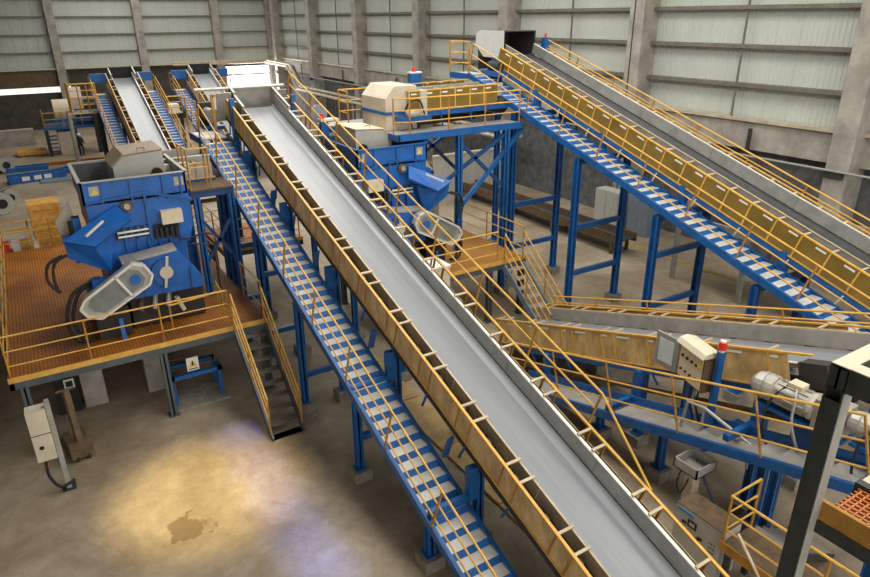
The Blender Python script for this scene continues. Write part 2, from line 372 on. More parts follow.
    # idler sets
    b = MB(); b.tube([P(-.93, .6, -.07), P(.93, .6, -.07)], .06, 8); b2 = MB(); ibox(b2, -.98, .98, .52, .68, -.22, -.15)
    for x in (-.87, .87): ibox(b2, x-.05, x+.05, .54, .66, -.15, .22)
    for x in (-.87, .87): b.tube([P(x-.07, .8, .18), P(x+.07, .8, .1)], .07, 8)
    for sd in sides: ibox(MB(), min(sd*.69, sd*(pw-.12)), max(sd*.69, sd*(pw-.12)), 0, U, -.30, -.28).build('gap_shade_sheet', BLACK, t)  # black sheets added so the gaps beside the belt read as shade
    me = b.mesh('idler_roller'); me.materials.append(DARK); mk = b2.mesh('idler_bracket'); mk.materials.append(RUST)
    for i in range(int(U/.9)):
        o = put(me, 'idler_roller', None, t, P(0, i*.9, 0)-P(0, 0, 0)); put(mk, 'idler_bracket', None, o)
    # end drums
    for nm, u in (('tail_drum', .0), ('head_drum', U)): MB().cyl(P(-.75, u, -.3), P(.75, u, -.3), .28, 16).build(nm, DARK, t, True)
    if rail_side:
        sd, heights = rail_side
        if rail_u0 > 1: MB().tube([P(sd*(pw+.06), rail_u0, heights[0]), P(sd*(pw+.06), rail_u0-1.7, ph[1])], .025, 6).build('rail_end', YEL, t)
        railing(t, [P(sd*(pw+.06), rail_u0, 0), P(sd*(pw+.06), U-.2, 0)], P(0, 0, 1)-P(0, 0, 0), heights, r=.025, step=2.0)
    for (x, y, kind) in legs:
        z = zb + s*y - .55
        if z < .5: continue
        leg(t, x, y, z if kind == 0 else z-.0)
    t['_P'] = 0
    return t, P, U, ibox

def stair(label, X, Y, zb, s, L, x0, x1, rz=0., rail='outer', top=0., name='conveyor_stair', run=.36, rails=(1.12, .72, .30), legs=(), group=None, pstep=1.95, post_off=.3, td=.80, tmat=None, hx0=.2):
    """stair climbing beside a conveyor; zb = underside of the stringers at local y = 0"""
    t = thing(name, label, 'stair', (X, Y, 0), rz, group)
    th = math.atan(s); c, sn = math.cos(th), math.sin(th); U = L/c; up = Vector((0, -sn, c))
    def P(x, u, n): return Vector((x, u*c-n*sn, zb+u*sn+n*c))
    for x in (x0, x1):
        hh = hx0 if x == x0 else .2; b = MB(); q = [P(x-.02, 0, 0), P(x+.02, 0, 0), P(x+.02, U, 0), P(x-.02, U, 0), P(x-.02, 0, hh), P(x+.02, 0, hh), P(x+.02, U, hh), P(x-.02, U, hh)]; b.hexa(q)
        sg = 1 if x == x0 else -1
        for n in (0, .185): b.hexa([P(x, 0, n), P(x+sg*.06, 0, n), P(x+sg*.06, U, n), P(x, U, n), P(x, 0, n+.015), P(x+sg*.06, 0, n+.015), P(x+sg*.06, U, n+.015), P(x, U, n+.015)])
        b.build('stringer', BLUE, t)
    n = int(L/run); rise = run*s
    b = MB(); b.box(x0+.03, x1-.03, 0, run*td, .165, .18); mt = b.mesh('tread'); mt.materials.append(tmat or TREAD)
    b = MB(); b.hexa([(x0+.03, -run*(1-td)-.004, .17-rise), (x1-.03, -run*(1-td)-.004, .17-rise), (x1-.03, .0, .165), (x0+.03, .0, .165), (x0+.03, -run*(1-td)-.004, .178-rise), (x1-.03, -run*(1-td)-.004, .178-rise), (x1-.03, .0, .175), (x0+.03, .0, .175)]); mr = b.mesh('riser'); mr.materials.append(BLUE)
    for i in range(n):
        o = put(mt, 'tread', None, t, (0, i*run, zb+i*run*s+rise*.2)); put(mr, 'riser', None, o)
    if rail:
        rx = x0 if rail == 'outer' else x1
        for rx in ([x0] if rail == 'outer' else [x1] if rail == 'inner' else [x0, x1]):
            railing(t, [P(rx, post_off, .18), P(rx, U, .18)], up, rails, r=.025, step=pstep)
            if top:
                e = P(rx, U, .18); railing(t, [e+Vector((0, .02, 0)), e+Vector((0, top, 0))], (0, 0, 1), (1.15, .75, .35), r=.025, step=1.2)
    if top:
        e = P(0, U, .12); b = MB(); b.box(x0, x1, e.y-.05, e.y+top, e.z-.05, e.z); b.build('landing_plate', TREAD, t)
        b = MB(); b.box(x0-.02, x0+.04, e.y-.05, e.y+top, e.z-.2, e.z+.03); b.box(x1-.04, x1+.02, e.y-.05, e.y+top, e.z-.2, e.z+.03); b.box(x0, x1, e.y+top-.04, e.y+top, e.z-.2, e.z); b.build('landing_frame', BLUE, t)
    for (x, y) in legs:
        z = zb+s*y-.02
        if z > .4: leg(t, x, y, z)
    return t, P, U

# ---- main conveyor (rising away beside the tan panels) -------------------
S = .315; MY = 4.3; mz = lambda y: 3.5+S*(y-12)
mainc, P, U, ibox = conveyor('long grey belt conveyor with tan side panels climbing between the two blue shredders', 7.14, MY, mz(MY), S, 23.4-MY,
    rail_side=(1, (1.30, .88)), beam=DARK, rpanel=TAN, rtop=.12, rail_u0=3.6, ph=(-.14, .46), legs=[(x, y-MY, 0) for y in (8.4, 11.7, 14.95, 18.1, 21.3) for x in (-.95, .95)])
# head box with the raised end plate of the main conveyor
b = MB(); ibox(b, -.78, -.70, U-1.0, U+.5, .0, .52); ibox(b, .70, .78, U-1.3, U+.5, .0, .55); ibox(b, -1.32, -.80, U+.1, U+.14, -.45, .55); ibox(b, .80, 1.15, U+.1, U+.14, -.1, .55); ibox(b, -.78, .78, U+.45, U+.5, -.5, .55); ibox(b, -.78, -.70, U+.0, U+.5, -.5, .6); b.build('head_box', PLATE, mainc)
ibox(MB(), -1.95, 1.2, U+.40, U+.56, .52, .58).build('head_flange', PLATE, mainc)
for sd in (-1, 1): MB().bar((sd*1.06, 23.4-MY-.9, mz(23.4)-1.0), (sd*1.06, 23.4-MY-.9, mz(23.4)+.45), .16, .16).build('head_post', BLUE, mainc)
# cross bracing between the walkway and the belt frame
for y in (8.4, 11.7, 14.95, 18.1, 21.3):
    b = MB(); yy = y-MY; b.bar((-2.1, yy, mz(y)-1.12), (-.95, yy, mz(y)-1.12), .12, .16); b.build('tie_beam', BLUE, mainc)
    b = MB(); b.bar((-1.12, yy, mz(y)-1.15), (-1.12, yy, mz(y)-.42), .2, .16); b.build('stub_post', BLUE, mainc)
    b = MB(); b.bar((-1.15, yy+.9, mz(y+.9)-1.0), (-1.12, yy+.75, mz(y+.75)-.45), .16, .05); b.build('stub_brace', BLUE, mainc)
SS = .357; SY = 6.2; SB = lambda y: 2.87+SS*(y-13.8)
mst, Pm, Um = stair('long blue stair with pale treads climbing beside the long grey belt', 5.0, SY, SB(SY), SS, 23.0-SY, 0, .93, top=1.5, rails=(1.17, .74, .30),
    legs=[(.05, y-SY) for y in (8.4, 11.53, 14.9, 17.9, 20.9)])
for y in (8.4, 11.53, 14.9, 17.9, 20.9):
    for z in (1.1, 3.0):
        if z < SB(y)-.4: MB().bar((.1, y-SY, z), (1.15, y-SY, z), .12, .15).build('cross_tie', BLUE, mst)

# ---- right conveyor ------------------------------------------------------
RS = .317; RY = 4.0; rzb = lambda y: 6.45+RS*(y-15)
rc, P, U, ibox = conveyor('dark belt conveyor with olive side panels climbing towards the long side wall', 17.44, RY, rzb(RY), RS, 21.7-RY, belt=BELTD, panel=OLIVE, units=(.78, .82),
    strips=True, skirt_mat=GALV, rail_side=(1, (.66, .46)), ph=(-.32, .36), hangers=1, rtop=-.04)
b = MB(); Lh = 21.7-RY; zh = rzb(21.7)
b.box(-.80, -.74, Lh-.1, Lh+1.6, zh-.1, zh+.85); b.box(.74, .80, Lh-.1, Lh+1.6, zh-.1, zh+.85); b.box(-.8, .8, Lh-.1, Lh+1.6, zh+.85, zh+.89); b.box(-.8, .8, Lh+1.55, Lh+1.6, zh-.6, zh+.85); b.build('head_box', DARK, rc)
b = MB(); b.prism([(-.82, Lh-.12, zh-.1), (-.82, Lh+1.2, zh-.1), (-.82, Lh+1.75, zh+.35), (-.82, Lh+1.75, zh+.72), (-.82, Lh+1.5, zh+.9), (-.82, Lh-.12, zh+.9)], (.02, 0, 0)); b.build('head_side_plate', mat('pale_blue_grey_sheet', (.60, .62, .62), .45, var=.1), rc)
MB().box(-1.45, -.9, Lh-.7, Lh+.5, zh-.75, zh-.55).build('drive_bracket', BLUE, rc); MB().cyl((-1.2, Lh-.5, zh-.38), (-1.2, Lh+.2, zh-.38), .18, 12).build('drive_motor', DARK, rc); MB().box(-1.05, -.82, Lh-.2, Lh+.3, zh-.55, zh-.1).build('gearbox', BLUE, rc)
for y in (19.18, 15.74, 12.3, 8.9, 5.5):
    yy = y-RY; zt = rzb(y)
    leg(rc, -2.06, yy, zt-1.05, w=.2); leg(rc, .28, yy, zt-.8, w=.2)
    b = MB(); b.bar((-2.06, yy, zt-1.15), (.3, yy, zt-1.15), .14, .18); b.build('cross_beam', BLUE, rc)
    b = MB(); b.bar((-1.0, yy, zt-1.1), (-1.0, yy, zt-.3), .2, .2); b.build('stub_post', BLUE, rc)
    for z in (1.55, 3.25):
        if z < zt-1.8: MB().bar((-2.0, yy, z), (.25, yy, z), .12, .18).build('cross_tie', BLUE, rc)
leg(rc, .36, 23.36-RY, rzb(22)-1, w=.2)
for y in (21.3,): MB().box(.95, 1.2, y-RY-.12, y-RY+.12, rzb(y)-.3, rzb(y)+.75).build('switch_bracket', BLUE, rc)
MB().cyl((1.07, 21.3-RY, rzb(21.3)+.75), (1.07, 21.3-RY, rzb(21.3)+.9), .05, 8).build('beacon', RED, rc)
rst, Pr, Ur = stair('blue stair with pale treads climbing beside the olive-panelled dark belt conveyor', 15.3, RY, 5.53+RS*(RY-15), RS, 22.1-RY, 0, .95, top=1.3)
e = Pr(0, Ur, .12); railing(rst, [e+Vector((0, 1.3, 0)), e+Vector((.95, 1.3, 0))], (0, 0, 1), (1.15, .75, .35), r=.025)

# ---- middle conveyor (rising towards the camera) -------------------------
QS = .32; QY = 14.6; qz = lambda y: 2.27-QS*(y-10)
mc_, P, U, ibox = conveyor('short pale belt conveyor with tan panels and motor, rising beside the beige control box', 12.44, QY, qz(QY), QS, 14.6-4.9, rz=PI, skirt_mat=PLATE,
    ph=(-.30, .43), strips=True, rail_side=(-1, (.70, .5)), lsk=(1, .12))
for y in (12.2, 9.0, 6.0):
    yy = QY-y
    for x in (-.9, .9): 
        if qz(y)-.55 > .4: leg(mc_, x, yy, qz(y)-.5)
    b = MB(); b.bar((.95, yy, qz(y)-1.15), (2.1, yy, qz(y)-1.15), .12, .14); b.build('tie_beam', BLUE, mc_) if qz(y) > 1.7 else None
    MB().bar((1.12, yy, max(.02, qz(y)-1.15)), (1.12, yy, qz(y)-.42), .2, .16).build('stub_post', BLUE, mc_)
# belt folding down over the head drum
b = MB(); 
ring = [(U+.30*math.sin(a), -.30+.30*math.cos(a)) for a in [i*PI/6 for i in range(7)]]
vs = [P(x, u, n) for (u, n) in ring for x in (-.66, .66)]; b.add(vs, [(2*i, 2*i+1, 2*i+3, 2*i+2) for i in range(6)]); b.build('belt_wrap', BELT, mc_, True)
ibox(MB(), .72, 1.0, U-.55, U-.05, -.25, .25).build('bearing_plate', DARK, mc_)
qst, Pq, Uq = stair('low blue stair with broad pale treads passing under the beige control box', 12.44, 12.6, .924-.29*(12.6-9.8), .29, 9.2, 1.35, 2.14, rz=PI, td=1.0, run=.42, rail='inner', rails=(1.27, .82, .36), legs=[], tmat=PLATE, hx0=.36)
for y, x in ((7.8, 1.5), (9.7, 1.5), (5.2, 1.5)):
    leg(qst, x, 12.6-y, .90-.29*(y-9.8))

# ---- two conveyors at the back -------------------------------------------
BS = .39
for X, lab, stl in ((6.9, 'far belt conveyor with a shining pale belt, behind the shredder with the orange platform', 0), (12.45, 'far belt conveyor with a plain grey belt, behind the head of the long conveyor', 1)):
    yb = 43.0; bz = lambda y: 6.05+BS*(y-54)
    bc, P, U, ibox = conveyor(lab, X, yb, bz(yb), BS, 11.0, legs=[(x, y, 0) for y in (3, 7, 10) for x in (-.95, .95)], edge=GALVW, ph=(-.4, .5))
    ibox(MB(), -.85, .85, U+.15, U+.22, -.3, .75).build('head_box', DARK, bc)
    for sd in (-1, 1):
        ibox(MB(), sd*.8-.04, sd*.8+.04, U-1.0, U+.2, -.3, .75).build('head_side_plate', PLATE, bc)
        MB().box(min(sd*.95, sd*2.1), max(sd*.95, sd*2.1), 10.9, 11.3, bz(54)-.25, bz(54)+.35).build('drive_housing', BLUE, bc)
    sl = (('blue stair on the outer side of the far shining belt', 'blue stair between the two far belt conveyors'), ('blue stair on the near side of the plain grey far belt', 'blue stair between the plain grey far belt and the bright gate'))[stl]
    for sd, lb in ((-1, sl[0]), (1, sl[1])):
        xx = (0, .9)
        stair(lb, X+(-2.14 if sd < 0 else 1.24), yb, bz(yb)-1.0, BS, 10.6, 0, .9, top=1.0, rail='outer' if sd < 0 else 'inner', run=.36, pstep=1.5)

# ---- feeder with the beige hood at the right shredder ---------------------
fc, P, U, ibox = conveyor('level feeder conveyor ending in the beige hood above the blue shredder', 11.0, 20.4, 7.22, .012, 4.15, rz=-PI/2, belt=BELTD, panel=OLIVE, units=(.6, .62),
    strips=True, ph=(-.15, .5), name='feeder_conveyor')
b = MB()
# hood: chamfered box over the discharge end (local y = world X - 11)
pr = [(.9, -.75, -.72), (.9, .42, -.72), (.9, .42, .68), (.9, -.40, .68), (.9, -.75, .30)]
b.prism([(p[0], p[1], 7.22+p[2]) for p in pr], (-1.75, 0, 0)); b.build('discharge_hood', BEIGE, fc)
b = MB(); b.box(-.9, .95, -.78, .44, 7.0, 7.10); b.build('hood_band', BLUE, fc)
MB().box(.95, 1.35, -.45, .75, 6.78, 6.95).build('drive_bracket', BLUE, fc); MB().box(.9, 1.2, .42, .66, 6.95, 7.75).build('hood_extension', BEIGE, fc)
b = MB(); b.cyl((1.30, -.2, 7.06), (1.30, .3, 7.06), .13, 12); b.build('drive_motor', MOTOR, fc, True)
cable([(1.2, -.2, 7.1), (1.3, -.1, 7.4), (1.3, .3, 7.45), (1.3, .5, 7.0)], .03, 'motor_cable', BLACK, fc)
MB().box(-1.3, -1.05, 1.35, 1.8, 7.3, 8.1).build('beacon_post', BLUE, fc); MB().box(-1.3, -1.05, 1.33, 1.82, 8.1, 8.15).build('post_cap', WHITE, fc); b = MB().cyl((-1.18, 1.55, 8.15), (-1.18, 1.55, 8.3), .08, 8); b.build('beacon', RED, fc)
# walkway with railings beside the feeder
wk = thing('feeder_walkway', 'raised walkway with yellow railing in front of the beige hood', 'walkway', (10.0, 18.55, 6.45))
MB().box(.15, 5.15, 0, .85, .0, .05).build('deck_plate', PLATE, wk)
b = MB(); b.box(.15, 5.2, -.05, .02, -.16, .06); b.box(.15, 5.2, .84, .9, -.16, .04); b.box(.12, .2, -.05, .9, -.16, .04); b.build('deck_frame', BLUE, wk)
railing(wk, [(.2, .35, .05), (.62, .02, .05), (5.1, .02, .05)], (0, 0, 1), (1.1, .72, .36), r=.025, step=1.45)
for x in (2.55, 4.55):
    for y in ((.05, 2.9) if x < 3 else (.05,)): leg(wk, x, y, -.16, z0=(ZP if (x < 3 and y < 2) else 0)-6.45, w=.2, foot=not (x < 3 and y < 2))
for y in (.05, 2.9):
    b = MB(); b.bar((.3, y, -2.6), (4.55, y, -.3), .1, .12); b.build('diagonal_brace', NAVY, wk)
    b = MB(); b.bar((2.55, y, -.4), (4.5, y, -2.2), .1, .12); b.build('diagonal_brace', NAVY, wk)
b = MB(); b.bar((2.6, .05, -2.7), (5.3, .05, -.2), .12, .14); b.build('diagonal_brace', BLUE, wk)
# small landing behind the hood
wk2 = thing('hood_landing', 'small yellow-railed landing behind the beige hood', 'walkway', (9.0, 21.6, 6.45))
MB().box(0, 2.4, 0, .9, 0, .05).build('deck_plate', PLATE, wk2)
MB().box(0, 2.4, -.02, .05, -.16, .0).build('deck_frame', BLUE, wk2)
railing(wk2, [(.9, .1, .05), (.9, .85, .05), (2.3, .85, .05)], (0, 0, 1), (1.1, .72, .36), r=.025, step=1.0)
leg(wk2, 1.2, .5, -.0, z0=-6.45)

# ================================================================ SHREDDERS AND THEIR PLATFORMS
def shredder(label, X0, mir):
    t = thing('shredder', label, 'shredder', (X0, 18.4, ZP), 0)
    def L(x, y, Y=18.4, dz=0):   # pixel of the left machine -> local point in the plane Y
        p = pxY(x, y, Y); return Vector(((p.x-1.9)*mir, p.y-18.4, p.z-ZP+dz))
    def fx(v): return v*mir
    def bx(name, ma, x0, x1, y0, y1, z0, z1): return box(name, ma, t, min(fx(x0), fx(x1)), max(fx(x0), fx(x1)), y0, y1, z0, z1)
    # base frame
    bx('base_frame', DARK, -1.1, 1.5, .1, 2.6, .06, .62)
    for x in (-1.0, 0.1, 1.3): bx('foot_beam', NAVY, x, x+.14, -.1, 2.7, 0, .12)
    # lower housing
    bx('housing', BLUE2, -.75, 1.35, .05, 2.7, .6, 2.6)
    b = MB(); b.prism([(fx(-.93), .0, 2.55), (fx(1.45), .0, 2.1), (fx(1.6), .0, 2.6), (fx(1.6), 0, 3.5), (fx(-.93), 0, 3.5)], (0, 2.75, 0)); b.build('rotor_housing', BLUE2, t)
    # hopper: open box with walls and rim
    hz0, hz1 = 3.45, 4.03
    hp = MB(); x0, x1, d = -.98, 1.58, 2.75
    hp.box(min(fx(x0), fx(x1)), max(fx(x0), fx(x1)), 0, .05, hz0, hz1); hp.box(min(fx(x0), fx(x1)), max(fx(x0), fx(x1)), d-.05, d, hz0, hz1)
    for x in (x0, x1-.05): hp.box(min(fx(x), fx(x+.05)), max(fx(x), fx(x+.05)), 0, d, hz0, hz1)
    hop = hp.build('hopper', BLUE2, t)
    rim = MB()
    xa, xb = min(fx(x0), fx(x1)), max(fx(x0), fx(x1))
    rim.box(xa-.05, xb+.05, -.06, .03, hz1, hz1+.03); rim.box(xa-.05, xb+.05, d-.03, d+.06, hz1, hz1+.05); rim.box(xa-.05, xa+.04, -.06, d+.06, hz1, hz1+.05); rim.box(xb-.04, xb+.05, -.06, d+.06, hz1, hz1+.05)
    rim.build('rim', HOODG if mir > 0 else BLUE, hop)
    ln = MB()
    for y in (.052, d-.07): ln.box(xa+.05, xb-.05, y, y+.012, hz0, hz1-.005)
    for x in (xa+.052, xb-.066): ln.box(x, x+.012, .05, d-.05, hz0, hz1-.005)
    ln.build('liner', LINER, hop)
    bx('hopper_floor', DARK, x0+.05, x1-.05, .05, d-.05, hz0+.02, hz0+.08)
    for x in (-.55, .15, .95, 1.4): bx('rib', BLUE, x, x+.05, -.05, .0, 3.45, 4.03)
    b = MB(); b.bar((fx(-.93), -.03, 3.50), (fx(.45), -.03, 3.62), .06, .05); b.bar((fx(.45), -.03, 3.62), (fx(1.63), -.03, 3.3), .06, .05); b.bar((fx(.47), -.03, 3.6), (fx(.47), -.03, 2.3), .06, .06); b.build('stiffener', BLUE, t)
    # hopper cover
    b = MB(); b.prism([(fx(-.07), .75, 3.5), (fx(1.22), .75, 3.5), (fx(1.22), .75, 4.53), (fx(.24), .75, 4.47), (fx(-.07), .75, 4.20)], (0, 1.55, 0)); cov = b.build('hopper_cover', HOODG, t)
    b = MB(); b.prism([(fx(-.09), .73, 4.20), (fx(.24), .73, 4.49), (fx(1.24), .73, 4.55), (fx(1.24), .73, 4.57), (fx(.23), .73, 4.51), (fx(-.11), .73, 4.21)], (0, 1.59, 0)); b.build('roof_sheet', DUST if mir > 0 else CREAM, cov)
    b = MB(); b.tube([(fx(1.0), .72, 3.95+.0), (fx(1.0), .60, 3.95)], .14, 12); b.build('roller_end', BLACK, cov)
    b = MB(); b.tube([(fx(.62), .9, 4.5), (fx(.62), .9, 4.62), (fx(.8), .9, 4.62), (fx(.8), .9, 4.51)], .012, 5); b.build('lifting_lug', DARK, cov)
    # warning plates
    for x in (-.80, 1.27):
        o = bx('warning_plate', HOODG, x, x+.24, -.012, -.001, 3.68, 3.92)
        b = MB(); b.prism([(fx(x+.05), -.016, 3.72), (fx(x+.21), -.016, 3.72), (fx(x+.13), -.016, 3.86)], (0, .003, 0)); b.build('warning_mark', SIGN, o)
    # junction box
    jb = bx('junction_box', CREAM, .78, 1.32, -.22, 0., 2.72, 3.08); b = MB(); b.prism([(fx(1.0), -.225, 2.87), (fx(1.1), -.225, 2.87), (fx(1.05), -.225, 2.96)], (0, .004, 0)); b.build('warning_mark', SIGN, jb)
    # valve block and pipes beneath it
    for i, x in enumerate((.6, .72, .86, 1.0, 1.12)): b = MB(); b.cyl((fx(x), -.14, 2.35), (fx(x), -.14, 2.62+.03*(i % 2)), .045, 8); b.build('valve', DARK, t)
    for z in (2.52, 2.64): b = MB(); b.cyl((fx(-.35), -.09, z), (fx(.42), -.09, z), .03, 8); b.build('hydraulic_pipe', GALVW, t)
    # bearing at the pivot of the chute
    b = MB(); b.cyl((fx(0), -.1, 3.32), (fx(0), 0, 3.32), .15, 14); be = b.build('bearing', RUST, t, False); b = MB(); b.cyl((fx(0), -.14, 3.32), (fx(0), -.1, 3.32), .08, 10); b.build('bearing_cap', PLATE, be)
    # inspection chute: folded sheet sloping down to the side
    a0, a1 = Vector((fx(-.42), 0, 3.22)), Vector((fx(-1.85), 0, 2.42))
    b = MB(); off = Vector((0, -.72, -.12))
    top = [L(115.9, 204.8)+Vector((0, -.05, 0)), L(128.3, 214.2)+Vector((0, -.5, 0)), L(95, 246.4, 17.7), L(62.5, 241.5, 17.9), L(80.5, 228.7, 18.35)]
    b.prism(top, (0, .06, -.07)); b.build('chute_lid', BLUE2, t)
    b = MB(); b.prism([L(64, 244, 18.0), L(95, 248, 17.8), L(113, 232, 18.2), L(112, 272, 18.1), L(69, 259, 18.1)], (0, .9, 0)); b.build('chute', BLUE2, t)
    b = MB(); b.bar(L(86, 236.5, 17.6), L(103, 221, 17.95), .05, .05); b.build('chute_handle', GALVW, t)
    # side plate of the neighbouring chain conveyor
    b = MB(); b.prism([L(55, 222, 19.2), L(68, 201, 19.2), L(78, 230, 19.2), L(64, 244, 19.2)], (0, .05, 0)); b.build('deflector_plate', BEIGE, t)
    bx('side_ram', BLUE, -1.3, -1.12, .3, .6, 2.2, 3.1)
    bx('side_cylinder', BLACK, -1.42, -1.3, .3, .5, 1.9, 3.0)
    # gearbox with top slab
    g = MB(); g.prism([(fx(-.42), -.75, 1.0), (fx(1.45), -.75, .98), (fx(1.52), -.75, 1.22), (fx(.95), -.75, 2.14), (fx(-.42), -.75, 1.98)], (0, .8, 0)); gb = g.build('gearbox', BLUE2, t)
    b = MB(); b.prism([(fx(-.45), -.78, 1.99), (fx(.92), -.78, 2.13), (fx(.92), -.78, 2.2), (fx(-.45), -.78, 2.06)], (0, .55, 0)); b.build('gearbox_lid', PLATE, gb)
    b = MB(); b.cyl((fx(.56), -.86, 1.62), (fx(.56), -.75, 1.62), .36, 20); b.build('bearing_ring', BLUE, gb)
    b = MB(); b.cyl((fx(.56), -.93, 1.62), (fx(.56), -.86, 1.62), .17, 16); b.build('bearing_cap', BEIGE, gb); b = MB(); b.bar((fx(.64), -.9, 2.05), (fx(.48), -.9, 1.2), .07, .04, (0, 1, 0)); b.build('torque_arm', BEIGE, gb)
    for x in (.0, 1.2): b = MB(); b.bar((fx(x), -.79, 1.02), (fx(x), -.79, 1.95 if x < 1 else 1.6), .07, .06, (0, 1, 0)); b.build('rib', BLUE, gb)
    bx('gearbox_stand', DARK, -.4, 1.5, -.4, .1, .05, 1.0)
    # drive belt guard: rounded tray with two clear windows
    gp = [(80.5, 310), (84.7, 300.7), (131.5, 264.3), (144, 265.3), (152.3, 274.7), (150, 284), (102.4, 318.4), (88.9, 317.3)]
    pts = [L(x, y, 17.25) for x, y in gp]; cen = sum(pts, Vector())/len(pts)
    b = MB(); b.prism([p+Vector((0, .03, 0)) for p in pts], (0, .26, 0)); gu = b.build('belt_guard', GALV, t)
    fr = MB()
    for i in range(len(pts)): fr.bar(pts[i], pts[(i+1) % len(pts)], .06, .07, (0, 1, 0))
    m1 = (pts[1]*.36+pts[2]*.64); m2 = (pts[6]*.36+pts[5]*.64); fr.bar(m1, m2, .06, .07, (0, 1, 0)); fr.build('guard_frame', GALVW, gu)
    pm = [cen+(p-cen)*.80+Vector((0, .02, 0)) for p in pts]; b = MB(); b.prism(pm, (0, .01, 0)); b.build('guard_window', mat('tinted_guard_window', (.24, .26, .25), .25, var=.3), gu)
    pc = pts[3]*.5+pts[4]*.3+pts[5]*.2; pc = cen+(pc-cen)*.6; b = MB(); b.cyl(pc+Vector((0, -.02, 0)), pc+Vector((0, .1, 0)), .13, 12); b.build('pulley_hub', BLUE2, gu)
    # motor behind the guard with hoses
    b = MB(); b.cyl((fx(-1.05), -.75, 1.15), (fx(-1.05), .3, 1.15), .3, 16); b.build('drive_motor', BLUE2, t, True)
    bx('terminal_box', BLUE2, -1.2, -.85, -.6, -.3, 1.4, 1.62)
    bx('motor_base', DARK, -1.3, -.5, -.7, .3, .02, .84)
    b = MB(); b.bar((fx(-.75), -1.0, .0), (fx(-.75), -.9, .6), .1, .1); b.build('belt_tensioner', BLUE2, t)
    for k, o in enumerate((0, .14)):
        cable([(fx(-1.3+o), -.3, 1.5), (fx(-1.7+o), -.4, 1.3), (fx(-1.95+o), -.6, .7), (fx(-1.8+o), -.7, .15), (fx(-1.4), -.75, .12)], .045, 'hose', BLACK, t)
        cable([(fx(-1.7+.1*k), -.3, 2.35), (fx(-2.05+o), -.35, 2.2), (fx(-2.15+o), -.4, 1.8), (fx(-1.95), -.45, 1.45)], .04, 'hose', BLACK, t)
    if mir > 0: cable([(fx(.9), -.15, 2.4), (fx(1.3), -.3, 2.25), (fx(1.75), -.35, 2.35), (fx(2.0), -.4, 2.3)], .025, 'cable', BLACK, t)
    bm_ = MB()
    for k in range(11): x = -.85+k*.235; z = 3.43+(.02 if k < 6 else -.02*(k-6)); bm_.cyl((fx(x), -.03, z), (fx(x), 0, z), .018, 6)
    for k in range(9): bm_.cyl((fx(-.8+k*.29), -.02, 3.98), (fx(-.8+k*.29), 0, 3.98), .016, 6)
    bm_.build('bolt_row', DARK, t)
    for k in range(6): bx('lower_rib', BLUE, -.2+k*.28, -.15+k*.28, -.06, .05, 2.12, 2.42)
    bx('slot_strip', BLACK, -.4, .44, -.05, .0, 2.44, 2.74); bx('slot_strip', BLACK, .55, 1.2, -.05, 0, 2.3, 2.7)
    for k in range(5): bx('slot_bar', BLUE, -.36+k*.17, -.30+k*.17, -.07, -.05, 2.44, 2.74)
    for x in (-.2, .15, .5): b = MB(); b.cyl((fx(x), -.62, .55), (fx(x+.1), -.45, .9), .07, 8); b.build('hydraulic_fitting', PLATE if x > 0 else RUST, t)
    b = MB(); b.bar((fx(.75), -.55, .75), (fx(.9), -.5, .3), .12, .1); b.build('lever', CREAM, t)
    return t
shl = shredder('blue shredder with open hopper standing on the wide orange platform', 1.9, 1)
shr = shredder('blue shredder with grey belt guard, under the beige hood of the feeder', 10.17, -1)

def platform(label, x0, x1, y0, y1, deck, legs, rails, beam=STEELG):
    t = thing('machine_platform', label, 'platform', (x0, y0, 0))
    W, D = x1-x0, y1-y0; n = max(1, round(W/1.25))
    for i in range(n): MB().box(W*i/n+.004, W*(i+1)/n-.004, 0, D, ZP-.04, ZP).build('grating_panel', deck, t)
    b = MB(); 
    for y in (0, D-.1): b.box(0, W, y, y+.1, ZP-.24, ZP-.04)
    for x in (0, W-.1): b.box(x, x+.1, 0, D, ZP-.24, ZP-.04)
    b.build('edge_beam', beam, t)
    MB().box(0, W, -.02, .0, ZP-.05, ZP+.09).build('kick_plate', YEL, t)
    for x, y in legs: leg(t, x-x0, y-y0, ZP-.24, ma=beam, foot=False, w=.18)
    for pth in rails: railing(t, [Vector((p[0]-x0, p[1]-y0, ZP)) for p in pth], (0, 0, 1), (1.12, .74, .36), r=.024, step=1.75)
    return t
platform('wide orange grating platform carrying the shredder above the open floor', -1.52, 4.75, 16.55, 27.3, GRATE,
    [(-1.25, 16.65), (1.9, 16.65), (4.6, 16.65), (-1.25, 21), (-1.25, 26.8), (4.6, 22), (4.6, 26.8), (1.9, 26.8)],
    [[(3.72, 16.62), (-1.45, 16.62), (-1.45, 27.2)], [(4.68, 18.6), (4.68, 16.75)], [(4.68, 21.4), (4.68, 27.2), (-1.45, 27.2)]])
platform('small ochre platform beside the second shredder, with stairs towards the low conveyor', 8.6, 14.1, 16.65, 21.2, GRATEY,
    [(9.0, 16.75), (12.6, 16.75), (14.0, 16.75), (14.0, 21), (9, 21)], [[(12.9, 16.72), (8.7, 16.72)], [(14.05, 16.75), (14.05, 21.1)]])
